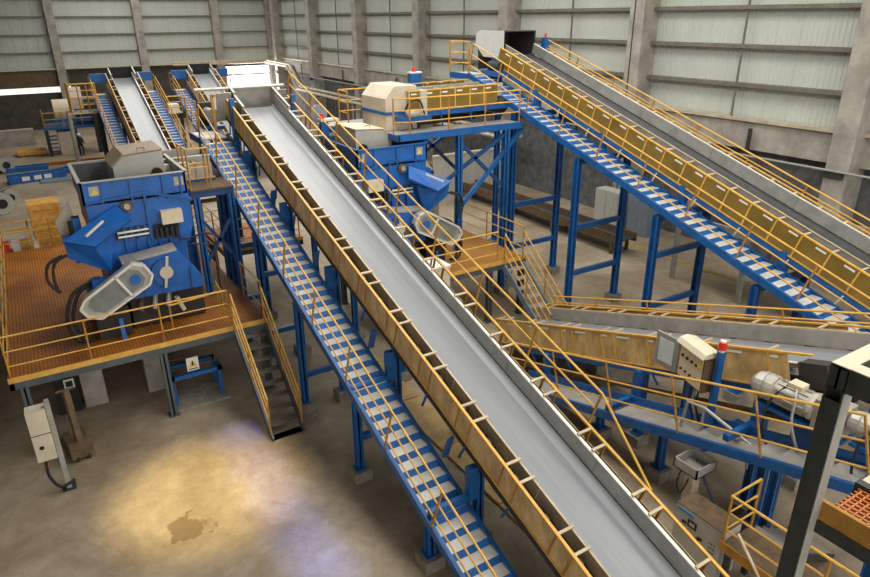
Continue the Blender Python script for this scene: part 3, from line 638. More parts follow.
def plat_stair(label, x0, x1, ytop, run_d, ma, tread_ma):
    t = thing('platform_stair', label, 'stair', (x0, ytop, 0)); W = x1-x0; n = 9; rise = ZP/(n+.0); go = run_d/n
    for x in (0, W):
        b = MB(); b.bar((x, .0, ZP-.12), (x, -run_d, .02), .05, .22, (0, 0, 1)); b.build('stringer', ma, t)
    me = MB().box(.03, W-.03, -.13, .13, -.02, .0).mesh('tread'); me.materials.append(tread_ma)
    for i in range(n): put(me, 'tread', None, t, (0, -go*(i+.5), ZP-rise*(i+1)))
    for x in (0, W): railing(t, [(x, -.02, ZP), (x, -run_d+.1, .12)], (0, 0, 1), (1.05, .7, .35), r=.024, step=1.6)
    return t
plat_stair('dark steel stair descending from the wide orange platform to the open floor', 3.78, 4.62, 16.5, 2.5, STEELG, mat('worn_tread', (.16, .135, .10), .7, var=.4))
plat_stair('pale steel stair descending from the small ochre platform', 13.1, 13.9, 16.6, 2.6, BLUEGREY, PLATE)
# guard rail round the pit opening beside the gearbox
gr = thing('pit_guard_rail', 'low yellow guard rail in front of the shredder gearbox', 'railing', (2.35, 17.3, ZP))
railing(gr, [(0, 0, 0), (1.45, .25, 0), (1.5, 1.1, 0)], (0, 0, 1), (.75,), r=.025, step=1.6)
gp = thing('cable_post', 'thin dark cable post standing on the orange platform', 'post', (3.95, 18.3, ZP))
b = MB(); b.tube([(0, 0, 0), (0, 0, 1.9), (-.6, -.05, 2.05)], .03, 6); b.build('conduit', DARK, gp); box('post_base', DARK, gp, -.08, .08, -.08, .08, 0, .02)

# trestle and small railed platform between the shredder and the main stair
tr = thing('feeder_trestle', 'blue braced trestle with a yellow-railed landing, beside the long stair', 'trestle', (3.75, 19.3, 0))
for x, y in ((.12, .05), (1.12, .05), (.12, 1.5), (1.12, 1.5)): leg(tr, x, y, 5.2, w=.18, z0=0. if x > 1 else ZP, foot=x > 1)
for y in (.05, 1.5): MB().bar((-.05, y, 5.3), (1.2, y, 5.3), .14, .2).build('top_beam', NAVY, tr)
for p, q in (((.12, .05, 3.1), (1.12, .05, 4.6)), ((.12, .05, 4.6), (1.12, .05, 3.1))): MB().bar(p, q, .08, .1).build('diagonal_brace', NAVY, tr)
MB().box(-.05, 1.2, -.1, 1.6, 5.4, 5.45).build('deck_plate', RUST, tr)
railing(tr, [(.0, 1.1, 5.45), (.0, .0, 5.45), (.58, .0, 5.45), (.58, .5, 5.45)], (0, 0, 1), (1.15, .62), r=.026, step=.7)
lf, P, U, ibox = conveyor('short feeder with cream side channel behind the open hopper', 3.1, 21.3, 5.75, .0, 1.6, rz=-PI/2, belt=BELTD, panel=PLATE, units=(.5, .5), ph=(-.2, .25), name='feeder_conveyor')
MB().box(1.1, 1.25, -.1, .85, 5.75, 6.1).build('side_channel', CREAM, lf)
for x in (-.9, .9): leg(lf, x, .6, 5.3, z0=ZP, foot=False)
# drive of the main conveyor, on a bracket left of its head
dr = thing('conveyor_drive', 'grey gear motor on a blue bracket beside the head of the long conveyor', 'motor', (5.75, 25.6, 6.35))
MB().box(-.1, .55, -.9, .6, -.1, .02).build('bracket', BLUE, dr)
MB().bar((.3, -.1, -.1), (.3, -.1, ZP-6.35), .2, .2).build('bracket_post', BLUE, dr)
b = MB(); b.cyl((.25, -.6, .36), (.25, .2, .36), .24, 14); b.build('motor', MOTOR, dr, True); MB().box(-.0, .5, .2, .6, .02, .75).build('gearbox', DARK, dr); MB().cyl((.25, -.72, .36), (.25, -.6, .36), .26, 14).build('fan_cowl', GALV, dr)
for x, y in ((6.35, 22.3),):
    pl = thing('yellow_gate_frame', 'yellow upright frame beside the head of the long conveyor', 'frame', (5.95, 24.55, 5.3))
    b = MB(); b.bar((0, 0, 0), (0, 0, 2.2), .1, .1); b.build('upright', YEL, pl); b = MB(); b.bar((0, 0, 2.15), (.8, .0, 2.15), .1, .1); b.build('crosspiece', YEL, pl); b = MB(); b.bar((.8, 0, 0), (.8, 0, 2.2), .1, .1); b.build('upright', YEL, pl); MB().box(-.15, .95, -.1, .1, -.1, 0).build('foot_beam', BLUE, pl)
    leg(pl, .4, 0, -.1, z0=ZP-5.3, foot=False)
# switch box on a blue post beside the main belt
sw = thing('switch_post', 'blue switch post with red beacon beside the long grey belt', 'switch', (8.75, 21.2, 5.2))
MB().box(-.12, .12, -.12, .12, -1.2, 1.55).build('post', BLUE, sw); MB().box(-.16, .5, -.16, .2, 1.55, 1.62).build('cap', CREAM, sw); MB().cyl((-.05, 0, 1.62), (-.05, 0, 1.8), .08, 8).build('beacon', RED, sw)
b = MB(); b.cyl((.0, .35, 1.75), (.0, .45, 1.75), .3, 14); b.build('round_shield', BLUEGREY, sw)
MB().bar((-.5, .1, -1.1), (.1, .1, -1.1), .1, .1).build('post_bracket', BLUE, sw)

# small orange platform with railed stair behind the main trestle
platform('small orange platform with yellow railings under the long conveyor', 5.3, 8.3, 23.0, 26.2, GRATE, [(5.5, 23.1), (8.1, 23.1), (5.5, 26.0), (8.1, 26.0)],
    [[(8.2, 23.08), (5.38, 23.08), (5.38, 26.1), (8.2, 26.1)]])
ps2 = thing('access_stair', 'steep yellow-railed access stair behind the blue trestle legs', 'stair', (4.9, 29.2, 0))
for x in (0, .8): MB().bar((x, 0, 2.9), (x, -2.4, .02), .05, .2).build('stringer', BLUE, ps2)
for i in range(10): MB().box(.03, .77, -2.3+.235*i, -2.1+.235*i, .25+.27*i, .28+.27*i).build('tread', PLATE, ps2)
for x in (0, .8): railing(ps2, [(x, -2.4, .1), (x, 0, 2.95), (x, 2.2, 2.95)], (0, 0, 1), (1.05, .7, .35), r=.035, step=1.3)
MB().box(-.05, .85, 0, 2.3, 2.85, 2.95).build('landing', PLATE, ps2)
for x in (0, .8): MB().box(x-.06, x+.06, 2.0, 2.12, 0, 2.85).build('leg', BLUE, ps2)
# pale cabinet between the main belt and the ochre platform
q = pxX(440, 264, 9.7); t = thing('field_cabinet', 'cream field cabinet standing between the long belt and the ochre platform', 'cabinet', (9.7, 15.6, 0))
MB().box(-.3, .3, -.35, .35, .1, q.z-.12 if q.z > 1 else 1.6).build('body', CREAM, t); MB().box(-.32, .32, -.37, .37, q.z-.12 if q.z > 1 else 1.6, q.z-.06 if q.z > 1 else 1.66).build('lid', WHITE, t); MB().box(-.33, .33, -.38, .38, 0, .1).build('plinth', DARK, t)
print('cabinet', q)

# ================================================================ FLOOR LEVEL, LEFT
# electrical box on its post
eb = thing('electrical_box', 'beige electrical box on a grey post beside the platform leg', 'enclosure', (-.8, 14.83, 0))
MB().box(-.05, .05, -.06, .06, .0, 2.35).build('post', POSTL, eb); MB().box(-.14, .14, -.14, .14, 0, .02).build('base_plate', DARK, eb)
bb = MB().box(-.44, -.06, -.15, .2, .95, 2.2).build('enclosure_body', BEIGE, eb); MB().cyl((-.3, -.16, 1.3), (-.3, -.15, 1.3), .05, 10).build('cable_gland', BLACK, bb); MB().box(-.45, -.05, -.158, -.15, 1.62, 1.635).build('door_seam', DARK, bb)
cable([(-.3, 0, .95), (-.32, -.05, .5), (-.15, -.1, .15), (.15, -.05, .2)], .035, 'cable', BLACK, eb)
# pallet truck parked behind it
pj = thing('pallet_truck', 'dusty brown pallet truck parked behind the beige electrical box', 'pallet truck', (-.42, 16.0, 0), .1)
for x in (-.25, .09): MB().box(x, x+.16, -.1, 1.1, .08, .15).build('fork', RUST, pj)
MB().box(-.25, .25, -.25, -.08, .08, .55).build('pump_housing', RUST, pj); b = MB(); b.tube([(0, -.2, .5), (0, .25, 1.75)], .09, 6); b.tube([(-.2, .25, 1.75), (.2, .25, 1.75)], .03, 6); b.build('handle', RUST, pj)
for x in (-.12, .12): MB().cyl((x-.03, -.2, .08), (x+.03, -.2, .08), .08, 10).build('wheel', BLACK, pj)
for x in (-.17, .17): MB().cyl((x-.05, 1.0, .05), (x+.05, 1.0, .05), .05, 10).build('load_roller', BLACK, pj)
# concrete piers under the platform
for (px, py), lb in (((98, 405), 'short concrete pier under the orange platform beside the dark cabinet'), ((160, 390), 'short concrete pier under the orange platform beside the blue stand')):
    p = pxZ(px, py); b = MB(); b.prism([(-.28, -.28, 0), (.28, -.28, 0), (.3, -.22, 0), (.3, .28, 0), (-.28, .28, 0)], (0, 0, ZP-.24)); o = b.build('concrete_pier', CONC); o.location = (p.x, p.y+.28, 0); tag(o, lb, 'pier')
p = pxZ(88, 412); dc = thing('dark_cabinet', 'black cabinet with small white labels under the orange platform', 'cabinet', (p.x-.35, p.y+.4, 0))
MB().box(-.3, .25, -.2, .4, 0, 1.7).build('body', BLACK, dc)
for z in (.75, 1.15): MB().box(-.05, .2, -.21, -.2, z, z+.28).build('label_frame', WHITE, dc); MB().box(-.01, .16, -.215, -.21, z+.05, z+.22).build('label_centre', BLACK, dc)
# blue stand with warning sign on a slab
bs = thing('blue_stand', 'low blue steel stand carrying a warning sign under the platform', 'stand', (2.05, 16.95, 0))
MB().box(-.05, 1.4, -.3, .9, 0, .08).build('slab', BLOCK, bs)
for x in (0, 1.25):
    for y in (.0, .7): MB().box(x-.05, x+.05, y-.05, y+.05, .08, .95).build('leg', BLUE, bs)
b = MB(); b.box(-.08, 1.33, -.08, .05, .86, .96); b.box(-.08, 1.33, .65, .78, .86, .96); b.box(-.08, .05, -.08, .78, .86, .96); b.box(1.2, 1.33, -.08, .78, .86, .96); b.build('frame', BLUE, bs)
railing(bs, [(0, .3, .9), (1.25, .3, .9)], (0, 0, 1), (.75, .42, .1), r=.02, step=1.25, ma=RUST)
sg = MB().box(.42, .74, -.02, .0, 1.02, 1.42).build('warning_sign', WHITE, bs); b = MB(); b.prism([(.47, -.024, 1.14), (.69, -.024, 1.14), (.58, -.024, 1.36)], (0, .003, 0)); b.build('triangle', SIGN, sg)
b = MB(); b.prism([(.555, -.028, 1.18), (.605, -.028, 1.18), (.60, -.028, 1.30), (.56, -.028, 1.30)], (0, .003, 0)); b.build('mark', BLACK, sg); MB().box(.46, .70, -.024, -.021, 1.06, 1.09).build('text_line', BLACK, sg)

# ================================================================ FAR LEFT BACKGROUND
# stacked orange crates behind the platform
zc = 0.; k = 0
for i, (h, w_, dx, lb) in enumerate(((1.2, 1.15, .05, 'lowest orange wooden crate of the stack behind the orange platform'), (1.1, 1.05, .05, 'middle orange wooden crate of the stack behind the orange platform'), (1.3, 1.05, -.05, 'topmost orange wooden crate of the stack behind the orange platform'))):
    t = thing('wooden_crate', lb, 'crate', (.1+dx, 28.6, zc), .06*(i-1), 'crates stacked behind the platform')
    MB().box(-w_/2+.03, w_/2-.03, -.5, .5, .02, h-.04).build('crate_body', WOOD, t)
    nb = 5
    for j in range(nb): MB().box(-w_/2, w_/2, -.53, -.5, h*j/nb+.02, h*(j+1)/nb-.03).build('board', WOOD, t)
    for x in (-w_/2, w_/2-.09): MB().box(x, x+.09, -.56, -.53, .0, h-.02).build('batten', WOOD, t)
    MB().box(-w_/2, w_/2, -.53, .53, h-.04, h).build('lid', WOOD, t); MB().box(-w_/2, w_/2, -.4, .4, .0, .02).build('skid', RUST, t); zc += h
rk = thing('yellow_rack', 'small yellow rack holding boxes behind the railing of the wide orange platform', 'rack', (-1.15, 28.2, 0))
for x in (-.5, .55):
    for y in (-.4, .4): MB().box(x-.04, x+.04, y-.04, y+.04, 0, 2.9).build('upright', YEL, rk)
for z in (1.0, 1.9): MB().box(-.5, .55, -.4, .4, z, z+.05).build('shelf', YELD, rk)
MB().box(-.5, .55, -.43, -.37, 2.8, 2.88).build('top_bar', YEL, rk)
for x, z, ma_, lb in ((-.3, 1.95, RED, 'red box on the small yellow rack'), (.05, 1.95, WHITE, 'white box on the small yellow rack'), (.33, 1.95, WOOD, 'orange box on the small yellow rack')):
    t = thing('storage_box', lb, 'box', (-1.15+x, 28.2, z)); MB().box(-.13, .13, -.25, .25, 0, .3).build('carton', ma_, t); MB().box(-.135, .135, -.255, .255, .3, .33).build('lid', ma_, t)
# rolls of belting at the far left
for i, (px, py, r_, lb) in enumerate(((6, 172, .55, 'roll of grey belting beside the blue scrap frames'), (2, 213, .6, 'roll of grey belting behind the platform railing, dark core'), (10, 205, .5, 'roll of grey belting standing behind the dark-cored roll'))):
    p = pxZ(px, py); t = thing('belting_roll', lb, 'roll', (p.x, p.y, 0), .3)
    b = MB(); b.cyl((0, -.5, r_), (0, .5, r_), r_, 18); b.build('roll', HOODG, t, False); b = MB(); b.cyl((0, -.52, r_), (0, .52, r_), r_*.45, 14); b.build('core', BLACK, t)
    for y in (-.3, .25): b = MB(); b.cyl((0, y, r_), (0, y+.12, r_), r_*1.03, 18); b.build('strap', BLACK, t)
# blue scrap frames on the floor
for i, (px, py, L_, a, lb) in enumerate(((38, 180, 3.4, .12, 'blue steel channel frame lying on the floor beside the belting roll'), (28, 170, 2.6, .0, 'flat blue steel panel lying behind the blue channel frame'), (66, 172, 1.3, .5, 'short blue steel bracket lying near the open hopper'))):
    p = pxZ(px, py); t = thing('scrap_frame', lb, 'scrap', (p.x, p.y, 0), a)
    for y in (-.4, .4): MB().box(-L_/2, L_/2, y-.1, y+.1, 0, .5 if i == 0 else .3).build('channel', BLUE, t)
    for x in (-L_/2+.1, 0, L_/2-.1): MB().box(x-.08, x+.08, -.3, .3, .08, .2).build('cross_piece', NAVY, t)
    if i == 0:
        for x in (-.7, 0, .6): MB().box(x-.25, x+.2, -.5, -.505, .15, .42).build('white_sheet', WHITE, t)
p = pxZ(56, 181); o = MB().box(-.9, .9, -.5, .5, 0, .12).build('steel_sheet', BLUEGREY); o.location = p; tag(o, 'pale blue-grey sheet lying beside the blue scrap frames', 'sheet')
p = pxZ(33, 155); t = thing('yellow_pallet', 'low orange-yellow pallet on the far floor by the low wall', 'pallet', p)
MB().box(-1, 1, -.7, .7, .12, .4).build('load', WOOD, t)
for y in (-.6, 0, .6): MB().box(-1, 1, y-.08, y+.08, 0, .12).build('runner', RUST, t)
t = thing('orange_beam', 'long orange beam lying on the floor behind the hopper', 'beam', pxZ(72, 163)); MB().box(-2.2, 2.2, -.12, .12, 0, .22).build('web', YELD, t); MB().box(-2.2, 2.2, -.2, .2, .22, .25).build('flange', YELD, t)
# far machine with deck, drum and railing
fm = thing('baling_machine', 'far dark machine with pale round drum on a blue railed deck', 'machine', (2.6, 61.0, 0))
MB().box(-1.1, 3.0, -1.2, 1.5, 2.0, 2.2).build('deck', BLUE, fm)
for x in (-1.0, 1.0, 2.9):
    for y in (-1.1, 1.4): MB().box(x-.1, x+.1, y-.1, y+.1, 0, 2.0).build('leg', DARK, fm)
b = MB(); b.cyl((-.2, -.2, 3.35), (1.2, -.2, 3.35), .85, 20); b.build('drum', CREAM, fm)
MB().box(1.3, 2.9, -.9, 1.2, 2.2, 3.7).build('press_frame', DARK, fm); MB().box(-.3, 2.9, -1.0, -.7, 2.5, 2.8).build('ram', BLUE, fm)
MB().box(2.4, 3.0, -1.4, -.8, 0, 3.0).build('column', DARK, fm)
MB().box(-.3, .9, -1.0, .4, 0, 1.8).build('control_cabinet', BEIGE, fm)
for z in (.3, .6, .9, 1.2, 1.5): MB().box(-1.0, -.4, -1.15, -1.1, z, z+.1).build('step', NAVY, fm)
railing(fm, [(2.9, -1.15, 2.2), (-1.05, -1.15, 2.2), (-1.05, 1.4, 2.2)], (0, 0, 1), (1.1, .6), r=.03, step=1.4)
lw = thing('low_wall', 'long low pale wall standing before the dark back corner', 'wall', (-6, 66.5, 0)); MB().box(-4, 6.8, 0, .3, 0, 1.3).build('wall_body', CONC, lw); MB().box(-4, 6.8, -.05, .35, 1.3, 1.4).build('coping', BEIGE, lw)
# yellow railed landing on the outer side of the far conveyor
yl = thing('yellow_landing', 'yellow railed landing with white panel beside the far stair', 'landing', (2.9, 52.6, 0))
MB().box(0, 2.1, 0, 1.6, 3.9, 4.0).build('deck', BEIGE, yl); railing(yl, [(.3, 1.5, 4.0), (.3, 0, 4.0), (2.0, 0, 4.0)], (0, 0, 1), (1.9, 1.45, 1.0, .5), r=.05, step=.55); MB().box(.3, 1.9, .3, 1.2, 4.85, 4.95).build('upper_deck', CREAM, yl)
MB().box(.3, 1.2, 1.55, 1.6, 4.1, 5.6).build('white_panel', WHITE, yl)
for x in (.1, 2.0):
    for y in (.1, 1.5): MB().box(x-.1, x+.1, y-.1, y+.1, 0, 3.9).build('leg', CONC if x < 1 else DARK, yl)
y2 = thing('yellow_landing', 'yellow railed landing with a pale box between the far conveyors', 'landing', (9.1, 50.6, 0))
MB().box(0, 1.0, 0, 1.6, 3.7, 3.8).build('deck', BEIGE, y2); railing(y2, [(0, 0, 3.8), (1.0, 0, 3.8)], (0, 0, 1), (1.1, .7, .35), r=.045, step=.7); MB().box(.2, .9, .4, 1.2, 3.8, 4.3).build('pale_box', WHITE, y2)
for x in (.1, .9): MB().box(x-.1, x+.1, .1, .3, 0, 3.7).build('leg', DARK, y2)
# person beside the machine
def person(loc, rz, label):
    t = thing('person', label, 'person', loc, rz)
    b = MB()
    def tb(pts, rs): b.tube(pts, rs, 10)
    me = bpy.data.meshes.new('body'); V = [(0, 0, .95), (0, 0, 1.2), (0, .02, 1.42), (0, .02, 1.52), (.11, 0, .88), (.13, -.04, .5), (.12, .03, .1), (.12, -.12, .04), (-.11, 0, .88), (-.12, .1, .5), (-.13, .02, .1), (-.13, -.12, .04), (.2, .02, 1.4), (.27, .0, 1.12), (.25, -.16, .9), (-.2, .02, 1.4), (-.27, 0, 1.12), (-.25, -.16, .9)]
    E_ = [(0, 1), (1, 2), (2, 3), (0, 4), (4, 5), (5, 6), (6, 7), (0, 8), (8, 9), (9, 10), (10, 11), (2, 12), (12, 13), (13, 14), (2, 15), (15, 16), (16, 17)]
    me.from_pydata(V, E_, []); o = put(me, 'body', CLOTH, t)
    md = o.modifiers.new('skin', 'SKIN'); o.modifiers.new('sub', 'SUBSURF').levels = 1
    R_ = [.16, .15, .15, .06, .10, .075, .055, .05, .10, .075, .055, .05, .065, .05, .04, .065, .05, .04]
    for sv, r_ in zip(me.skin_vertices[0].data, R_): sv.radius = (r_, r_)
    me.skin_vertices[0].data[0].use_root = True
    bm = bmesh.new(); bmesh.ops.create_uvsphere(bm, u_segments=12, v_segments=8, radius=.115); bmesh.ops.scale(bm, vec=(.85, .95, 1.12), verts=bm.verts); mh = bpy.data.meshes.new('head'); bm.to_mesh(mh); bm.free(); put(mh, 'head', SKIN, t, (0, .0, 1.62), True)
    bm = bmesh.new(); bmesh.ops.create_uvsphere(bm, u_segments=12, v_segments=8, radius=.14)
    bmesh.ops.bisect_plane(bm, geom=bm.verts[:]+bm.edges[:]+bm.faces[:], plane_co=(0, 0, .0), plane_no=(0, 0, -1), clear_outer=True); mh = bpy.data.meshes.new('helmet'); bm.to_mesh(mh); bm.free(); hm = put(mh, 'helmet', WHITE, t, (0, 0, 1.65), True)
    return t
person(pxZ(83, 156), .5, 'person in dark workwear and white helmet standing beside the far machine')

# ================================================================ RIGHT WALL SERVICES
cp = thing('wall_conduit', 'long grey conduit running along the concrete columns of the side wall', 'pipe', (25.08, 0, 4.62))
MB().tube([(0, 2, 0), (0, 66, 0)], .045, 8).build('pipe_run', POSTL, cp)
ct = thing('cable_tray', 'pale twin pipe run dropping from the back wall and following the side wall', 'pipe', (24.6, 0, 0))
for dx, dz in ((0, 0), (-.35, -.45)):
    MB().tube([(-10, 74.6, 5.75+dz*.4), (-.2+dx, 74.0, 5.75+dz*.4), (dx, 67.4, 5.63+dz*.4), (dx, 65.1, 3.65+dz*.6), (dx, 30, 3.55+dz*.6)], .13, 8).build('pipe_run', GIRTL, ct)
b = MB(); b.bar((.15, 67.4, 5.5), (.15, 65.0, 3.5), .1, .5, (1, 0, 0)); b.build('tray_back', GIRT, ct)
for y in (60, 52, 44, 36): MB().box(-.4, .5, y-.06, y+.06, 3.1, 3.2).build('tray_bracket', DARK, ct); MB().box(-.45, -.35, y-.06, y+.06, 0, 3.2).build('tray_post', POSTL, ct)
# cabinets and lockers along the wall
p = pxZ(648, 237); t = thing('tall_cabinet', 'tall blue-grey cabinet on the floor by the side wall, behind the blue conveyor legs', 'cabinet', (24.55, 20.8, 0))
MB().box(0, .8, -.65, .65, 0, 1.9).build('body', BLUEGREY, t)
for y in (-.63, .01): MB().box(-.02, 0, y, y+.62, .08, 1.86).build('door', BLUEGREY, t)
MB().box(-.04, -.02, -.07, -.04, .9, 1.1).build('handle', GALV, t)
t = thing('tall_cabinet', 'pale tall cabinet standing next to the blue-grey cabinet', 'cabinet', (24.2, 22.6, 0)); MB().box(0, .7, -.75, .75, 0, 1.9).build('body', GREYCAB, t); 
for y in (-.72, .02): MB().box(-.02, 0, y, y+.7, .08, 1.86).build('door', GREYCAB, t)
p = pxX(485, 166, 25.2); t = thing('notice_board', 'white notice board with a red mark on the column behind the blue braces', 'notice board', (25.18, 33.0, 1.6))
MB().box(-.04, -.01, -.35, .35, -.6, .6).build('board', WHITE, t); MB().box(-.05, -.04, -.2, .2, .0, .35).build('red_mark', RED, t); MB().box(-.05, -.04, -.2, .2, .4, .5).build('dark_bar', BLACK, t)
# dusty low conveyor along the wall under the feeder
t = thing('floor_conveyor', 'dusty brown low conveyor along the side wall behind the blue legs', 'conveyor', (22.0, 27.5, 0))
for x in (-.5, .5): MB().box(x-.05, x+.05, -8.5, 16, .55, .95).build('side_frame', RUST, t)
MB().box(-.45, .45, -8.5, 16, .7, .74).build('belt', DARK, t)
for y in range(-8, 16, 4):
    for x in (-.5, .5): MB().box(x-.06, x+.06, y-.06, y+.06, 0, .55).build('leg', RUST, t)
t = thing('pale_partition', 'pale partition wall sheet standing behind the braced legs of the feeder', 'partition', (19.5, 31.5, 0)); 
for i in range(5): MB().box(i*1.0+.01, i*1.0+.99, 0, .08, 0, 2.6).build('panel', GREYCAB, t)
MB().box(0, 5, -.05, .13, 2.6, 2.7).build('cap', CREAM, t)
# concrete blocks behind platform
t = thing('brown_duct', 'brown dust duct standing between the shredder and the blue braced legs', 'duct', (14.0, 23.5, 0)); MB().cyl((0, 0, 0), (0, 0, 2.9), .28, 12).build('pipe', RUST, t); MB().cyl((.75, .3, 0), (.75, .3, 2.6), .22, 12).build('pipe', BEIGE, t); MB().cyl((0, 0, 2.9), (0, 0, 3.0), .36, 12).build('flange', DARK, t)
# stacked steel beams beyond the right conveyor
for i, (x, z, lb) in enumerate(((21.4, 2.0, 'grey steel channel of the far frame, lowest'), (22.0, 2.5, 'grey steel channel of the far frame, middle'), (22.7, 3.0, 'grey steel channel of the far frame, upper'))):
    pass
t = thing('far_conveyor', 'grey steel conveyor frame running along the wall beyond the olive panels', 'conveyor', (22.2, 4.0, 0))
for x, z in ((-.8, 2.6), (.0, 3.0), (.8, 3.3)):
    MB().box(x-.06, x+.06, 0, 12.5, z-.15, z+.15).build('side_channel', GALV, t)
MB().box(-.75, .75, 0, 12.4, 2.5, 2.54).build('belt', BELTD, t)
for y in (1, 5, 9, 12):
    for x in (-.8, .8): MB().box(x-.08, x+.08, y-.08, y+.08, 0, 2.5 if x < 0 else 3.2).build('leg', POSTL, t)

# ================================================================ RIGHT FOREGROUND
# control box with open door on the middle stair
cb = thing('control_box', 'beige control box with open glazed door and red beacon on a blue post', 'control box', (11.12, 7.38, 2.68), -.30)
body = MB().box(-.2, .14, -.47, .36, .05, .88).build('enclosure', RUST, cb)
MB().box(-.215, -.2, -.43, .32, .10, .82).build('switch_panel', CREAM, cb)
b = MB(); b.prism([(-.29, -.50, .86), (-.22, -.50, .96), (-.05, -.50, 1.0), (.18, -.50, .92), (.18, -.50, .88)], (0, .9, 0)); b.build('rain_hood', CREAM, cb)
for i in range(4): MB().cyl((-.26, .2-i*.16, .62), (-.23, .2-i*.16, .62), .032, 10).build('push_button', BLACK, cb)
for i in range(4): MB().cyl((-.26, .2-i*.16, .30), (-.23, .2-i*.16, .30), .028, 10).build('switch_knob', DARK, cb)
MB().box(-.245, -.235, -.42, -.28, .60, .70).build('yellow_plate', SIGN, cb)
dr2 = bpy.data.objects.new('door', MB().box(-.02, .02, 0, .62, .03, .82).mesh('door')); dr2.data.materials.append(POSTL); COL.objects.link(dr2); dr2.parent = cb; dr2.location = (-.21, .38, .04); dr2.rotation_euler = (0, 0, .25)
MB().box(-.03, .03, .12, .52, .15, .70).build('door_window', SCREEN, dr2)
MB().box(-.04, .08, -.68, -.56, -1.3, 1.08).build('post', BLUE, cb)
MB().box(.0, .16, .1, .26, -.9, .05).build('stand', BLUE, cb)
MB().cyl((.02, -.62, 1.08), (.02, -.62, 1.14), .06, 10).build('beacon_base', WHITE, cb); MB().cyl((.02, -.62, 1.14), (.02, -.62, 1.30), .085, 12).build('beacon', RED, cb); MB().cyl((.02, -.62, 1.30), (.02, -.62, 1.33), .06, 12).build('beacon_cap', WHITE, cb)
for o in (0, .12, .24): cable([(-.1, -.3+o, .05), (-.12, -.32+o, -.35), (-.05, -.4+o, -.7), (.05, -.3+o, -.95)], .022, 'cable', PLATE if o == .12 else BLACK, cb)

def gearmotor(label, loc, rz, sc=1.):
    t = thing('gear_motor', label, 'motor', loc, rz)
    b = MB(); prof = [(-.66, .08), (-.63, .15), (-.56, .20), (-.44, .22), (-.30, .22), (-.28, .19), (.25, .19), (.27, .22), (.34, .22), (.36, .14)]
    b.tube([(0, y*sc, .32) for y, r in prof], [r*sc for y, r in prof], 18); b.build('motor_body', MOTOR, t, False)
    b = MB(); b.tube([(0, -.68*sc, .32), (0, -.60*sc, .32), (0, -.46*sc, .32)], [.1*sc, .19*sc, .235*sc], 18); b.build('fan_cowl', GALV, t)
    for k in range(12):
        a = 2*PI*k/12; MB().box(-.006, .006, -.25*sc, .22*sc, .17*sc, .215*sc).build('cooling_fin', MOTOR, t).matrix_local = Matrix.Translation((0, 0, .32)) @ Matrix.Rotation(a, 4, 'Y')
    MB().box(-.12, .12, -.12, .14, .52, .64).build('terminal_box', CREAM, t)
    MB().box(-.2, .2, .36*sc, .80*sc, .02, .60).build('gearbox', PLATE, t); MB().cyl((.2, .58*sc, .32), (.24, .58*sc, .32), .18, 14).build('output_flange', MOTOR, t)
    MB().box(-.22, .22, -.5*sc, .85*sc, -.04, .02).build('base_plate', BLUE, t); MB().box(-.1, .1, .1, .5, -.95, -.04).build('pedestal', NAVY, t)
    cable([(.0, .0, .6), (.25, .12, .45), (.36, .2, .0), (.3, .35, -.45), (.1, .3, -.6)], .028, 'cable', PLATE, t)
    cable([(.05, -.1, .6), (.3, -.3, .2), (.35, -.3, -.4), (.2, -.2, -.8)], .024, 'cable', BLACK, t)
    return t
gearmotor('grey gear motor behind the yellow stair railing, beside the pale conveyor head', (11.12, 5.28, 3.1), PI+.03, 1.2)
gearmotor('grey gear motor behind the dark girder post', (11.12, 3.65, 3.2), PI+.03, 1.0)
sp = thing('drive_frame', 'blue support frame under the two grey gear motors', 'frame', (11.22, 4.7, 0))
b = MB(); b.box(-.11, .13, -1.6, 1.7, 2.10, 2.26); b.build('bed', BLUE, sp)
for y in (-1.3, .9): leg(sp, .0, y, 2.1)
# grey bent pipe rack on the stair
pr = thing('pipe_guard', 'grey bent pipe guard beside the yellow stair railing', 'guard', (10.75, 6.6, 1.7))
b = MB(); b.tube([(0, .7, .0), (0, .6, .75), (0, .2, .8), (0, -.9, .55)], .035, 8); b.tube([(0, -.9, .55), (0, -.9, 0)], .03, 8); b.tube([(0, .2, .8), (0, .2, .05)], .03, 8); b.build('pipe', GALV, pr)

# tall girder frame close to the camera
gf = thing('girder_frame', 'dark grey steel girder post with two beams at its top', 'girder', (6.28, 2.60, 0))
b = MB(); H_ = 6.62; b.box(-.09, .09, -.09, -.07, 0, H_); b.box(-.09, .09, .07, .09, 0, H_); b.box(-.012, .012, -.07, .07, 0, H_); b.build('post', POSTG, gf)
MB().box(-.10, -.088, -.09, .09, 0, H_-.12).build('cover_plate', POSTG, gf)
MB().box(-.086, .09, -.096, -.09, 0, H_-.02).build('pale_flange', POSTL, gf)
def ibeam(b, a, e, d, axis):
    w = .07
    if axis == 'x': b.box(a, e, -w, w, d-.02, d); b.box(a, e, -w, w, d-.26, d-.24); b.box(a, e, -.012, .012, d-.24, d-.02)
    else: b.box(-w, w, a, e, d-.02, d); b.box(-w, w, a, e, d-.26, d-.24); b.box(-.012, .012, a, e, d-.24, d-.02)
for ax, a, e in (('x', -.09, 3.2), ('y', -3.6, .09)):
    b = MB(); ibeam(b, a, e, H_+.26-.01, ax); o = b.build('beam', POSTG, gf)
    b = MB()
    if ax == 'x': b.box(a, e, -.085, .085, H_+.252, H_+.262)
    else: b.box(-.085, .085, a, -.086, H_+.252, H_+.262)
    b.build('beam_top', CREAM, o)
    b = MB()
    if ax == 'x': b.box(-.09, e, -.09, -.078, H_, H_+.25)
    else: b.box(-.09, -.078, a, .09, H_, H_+.25)
    b.build('side_plate', POSTG, o)
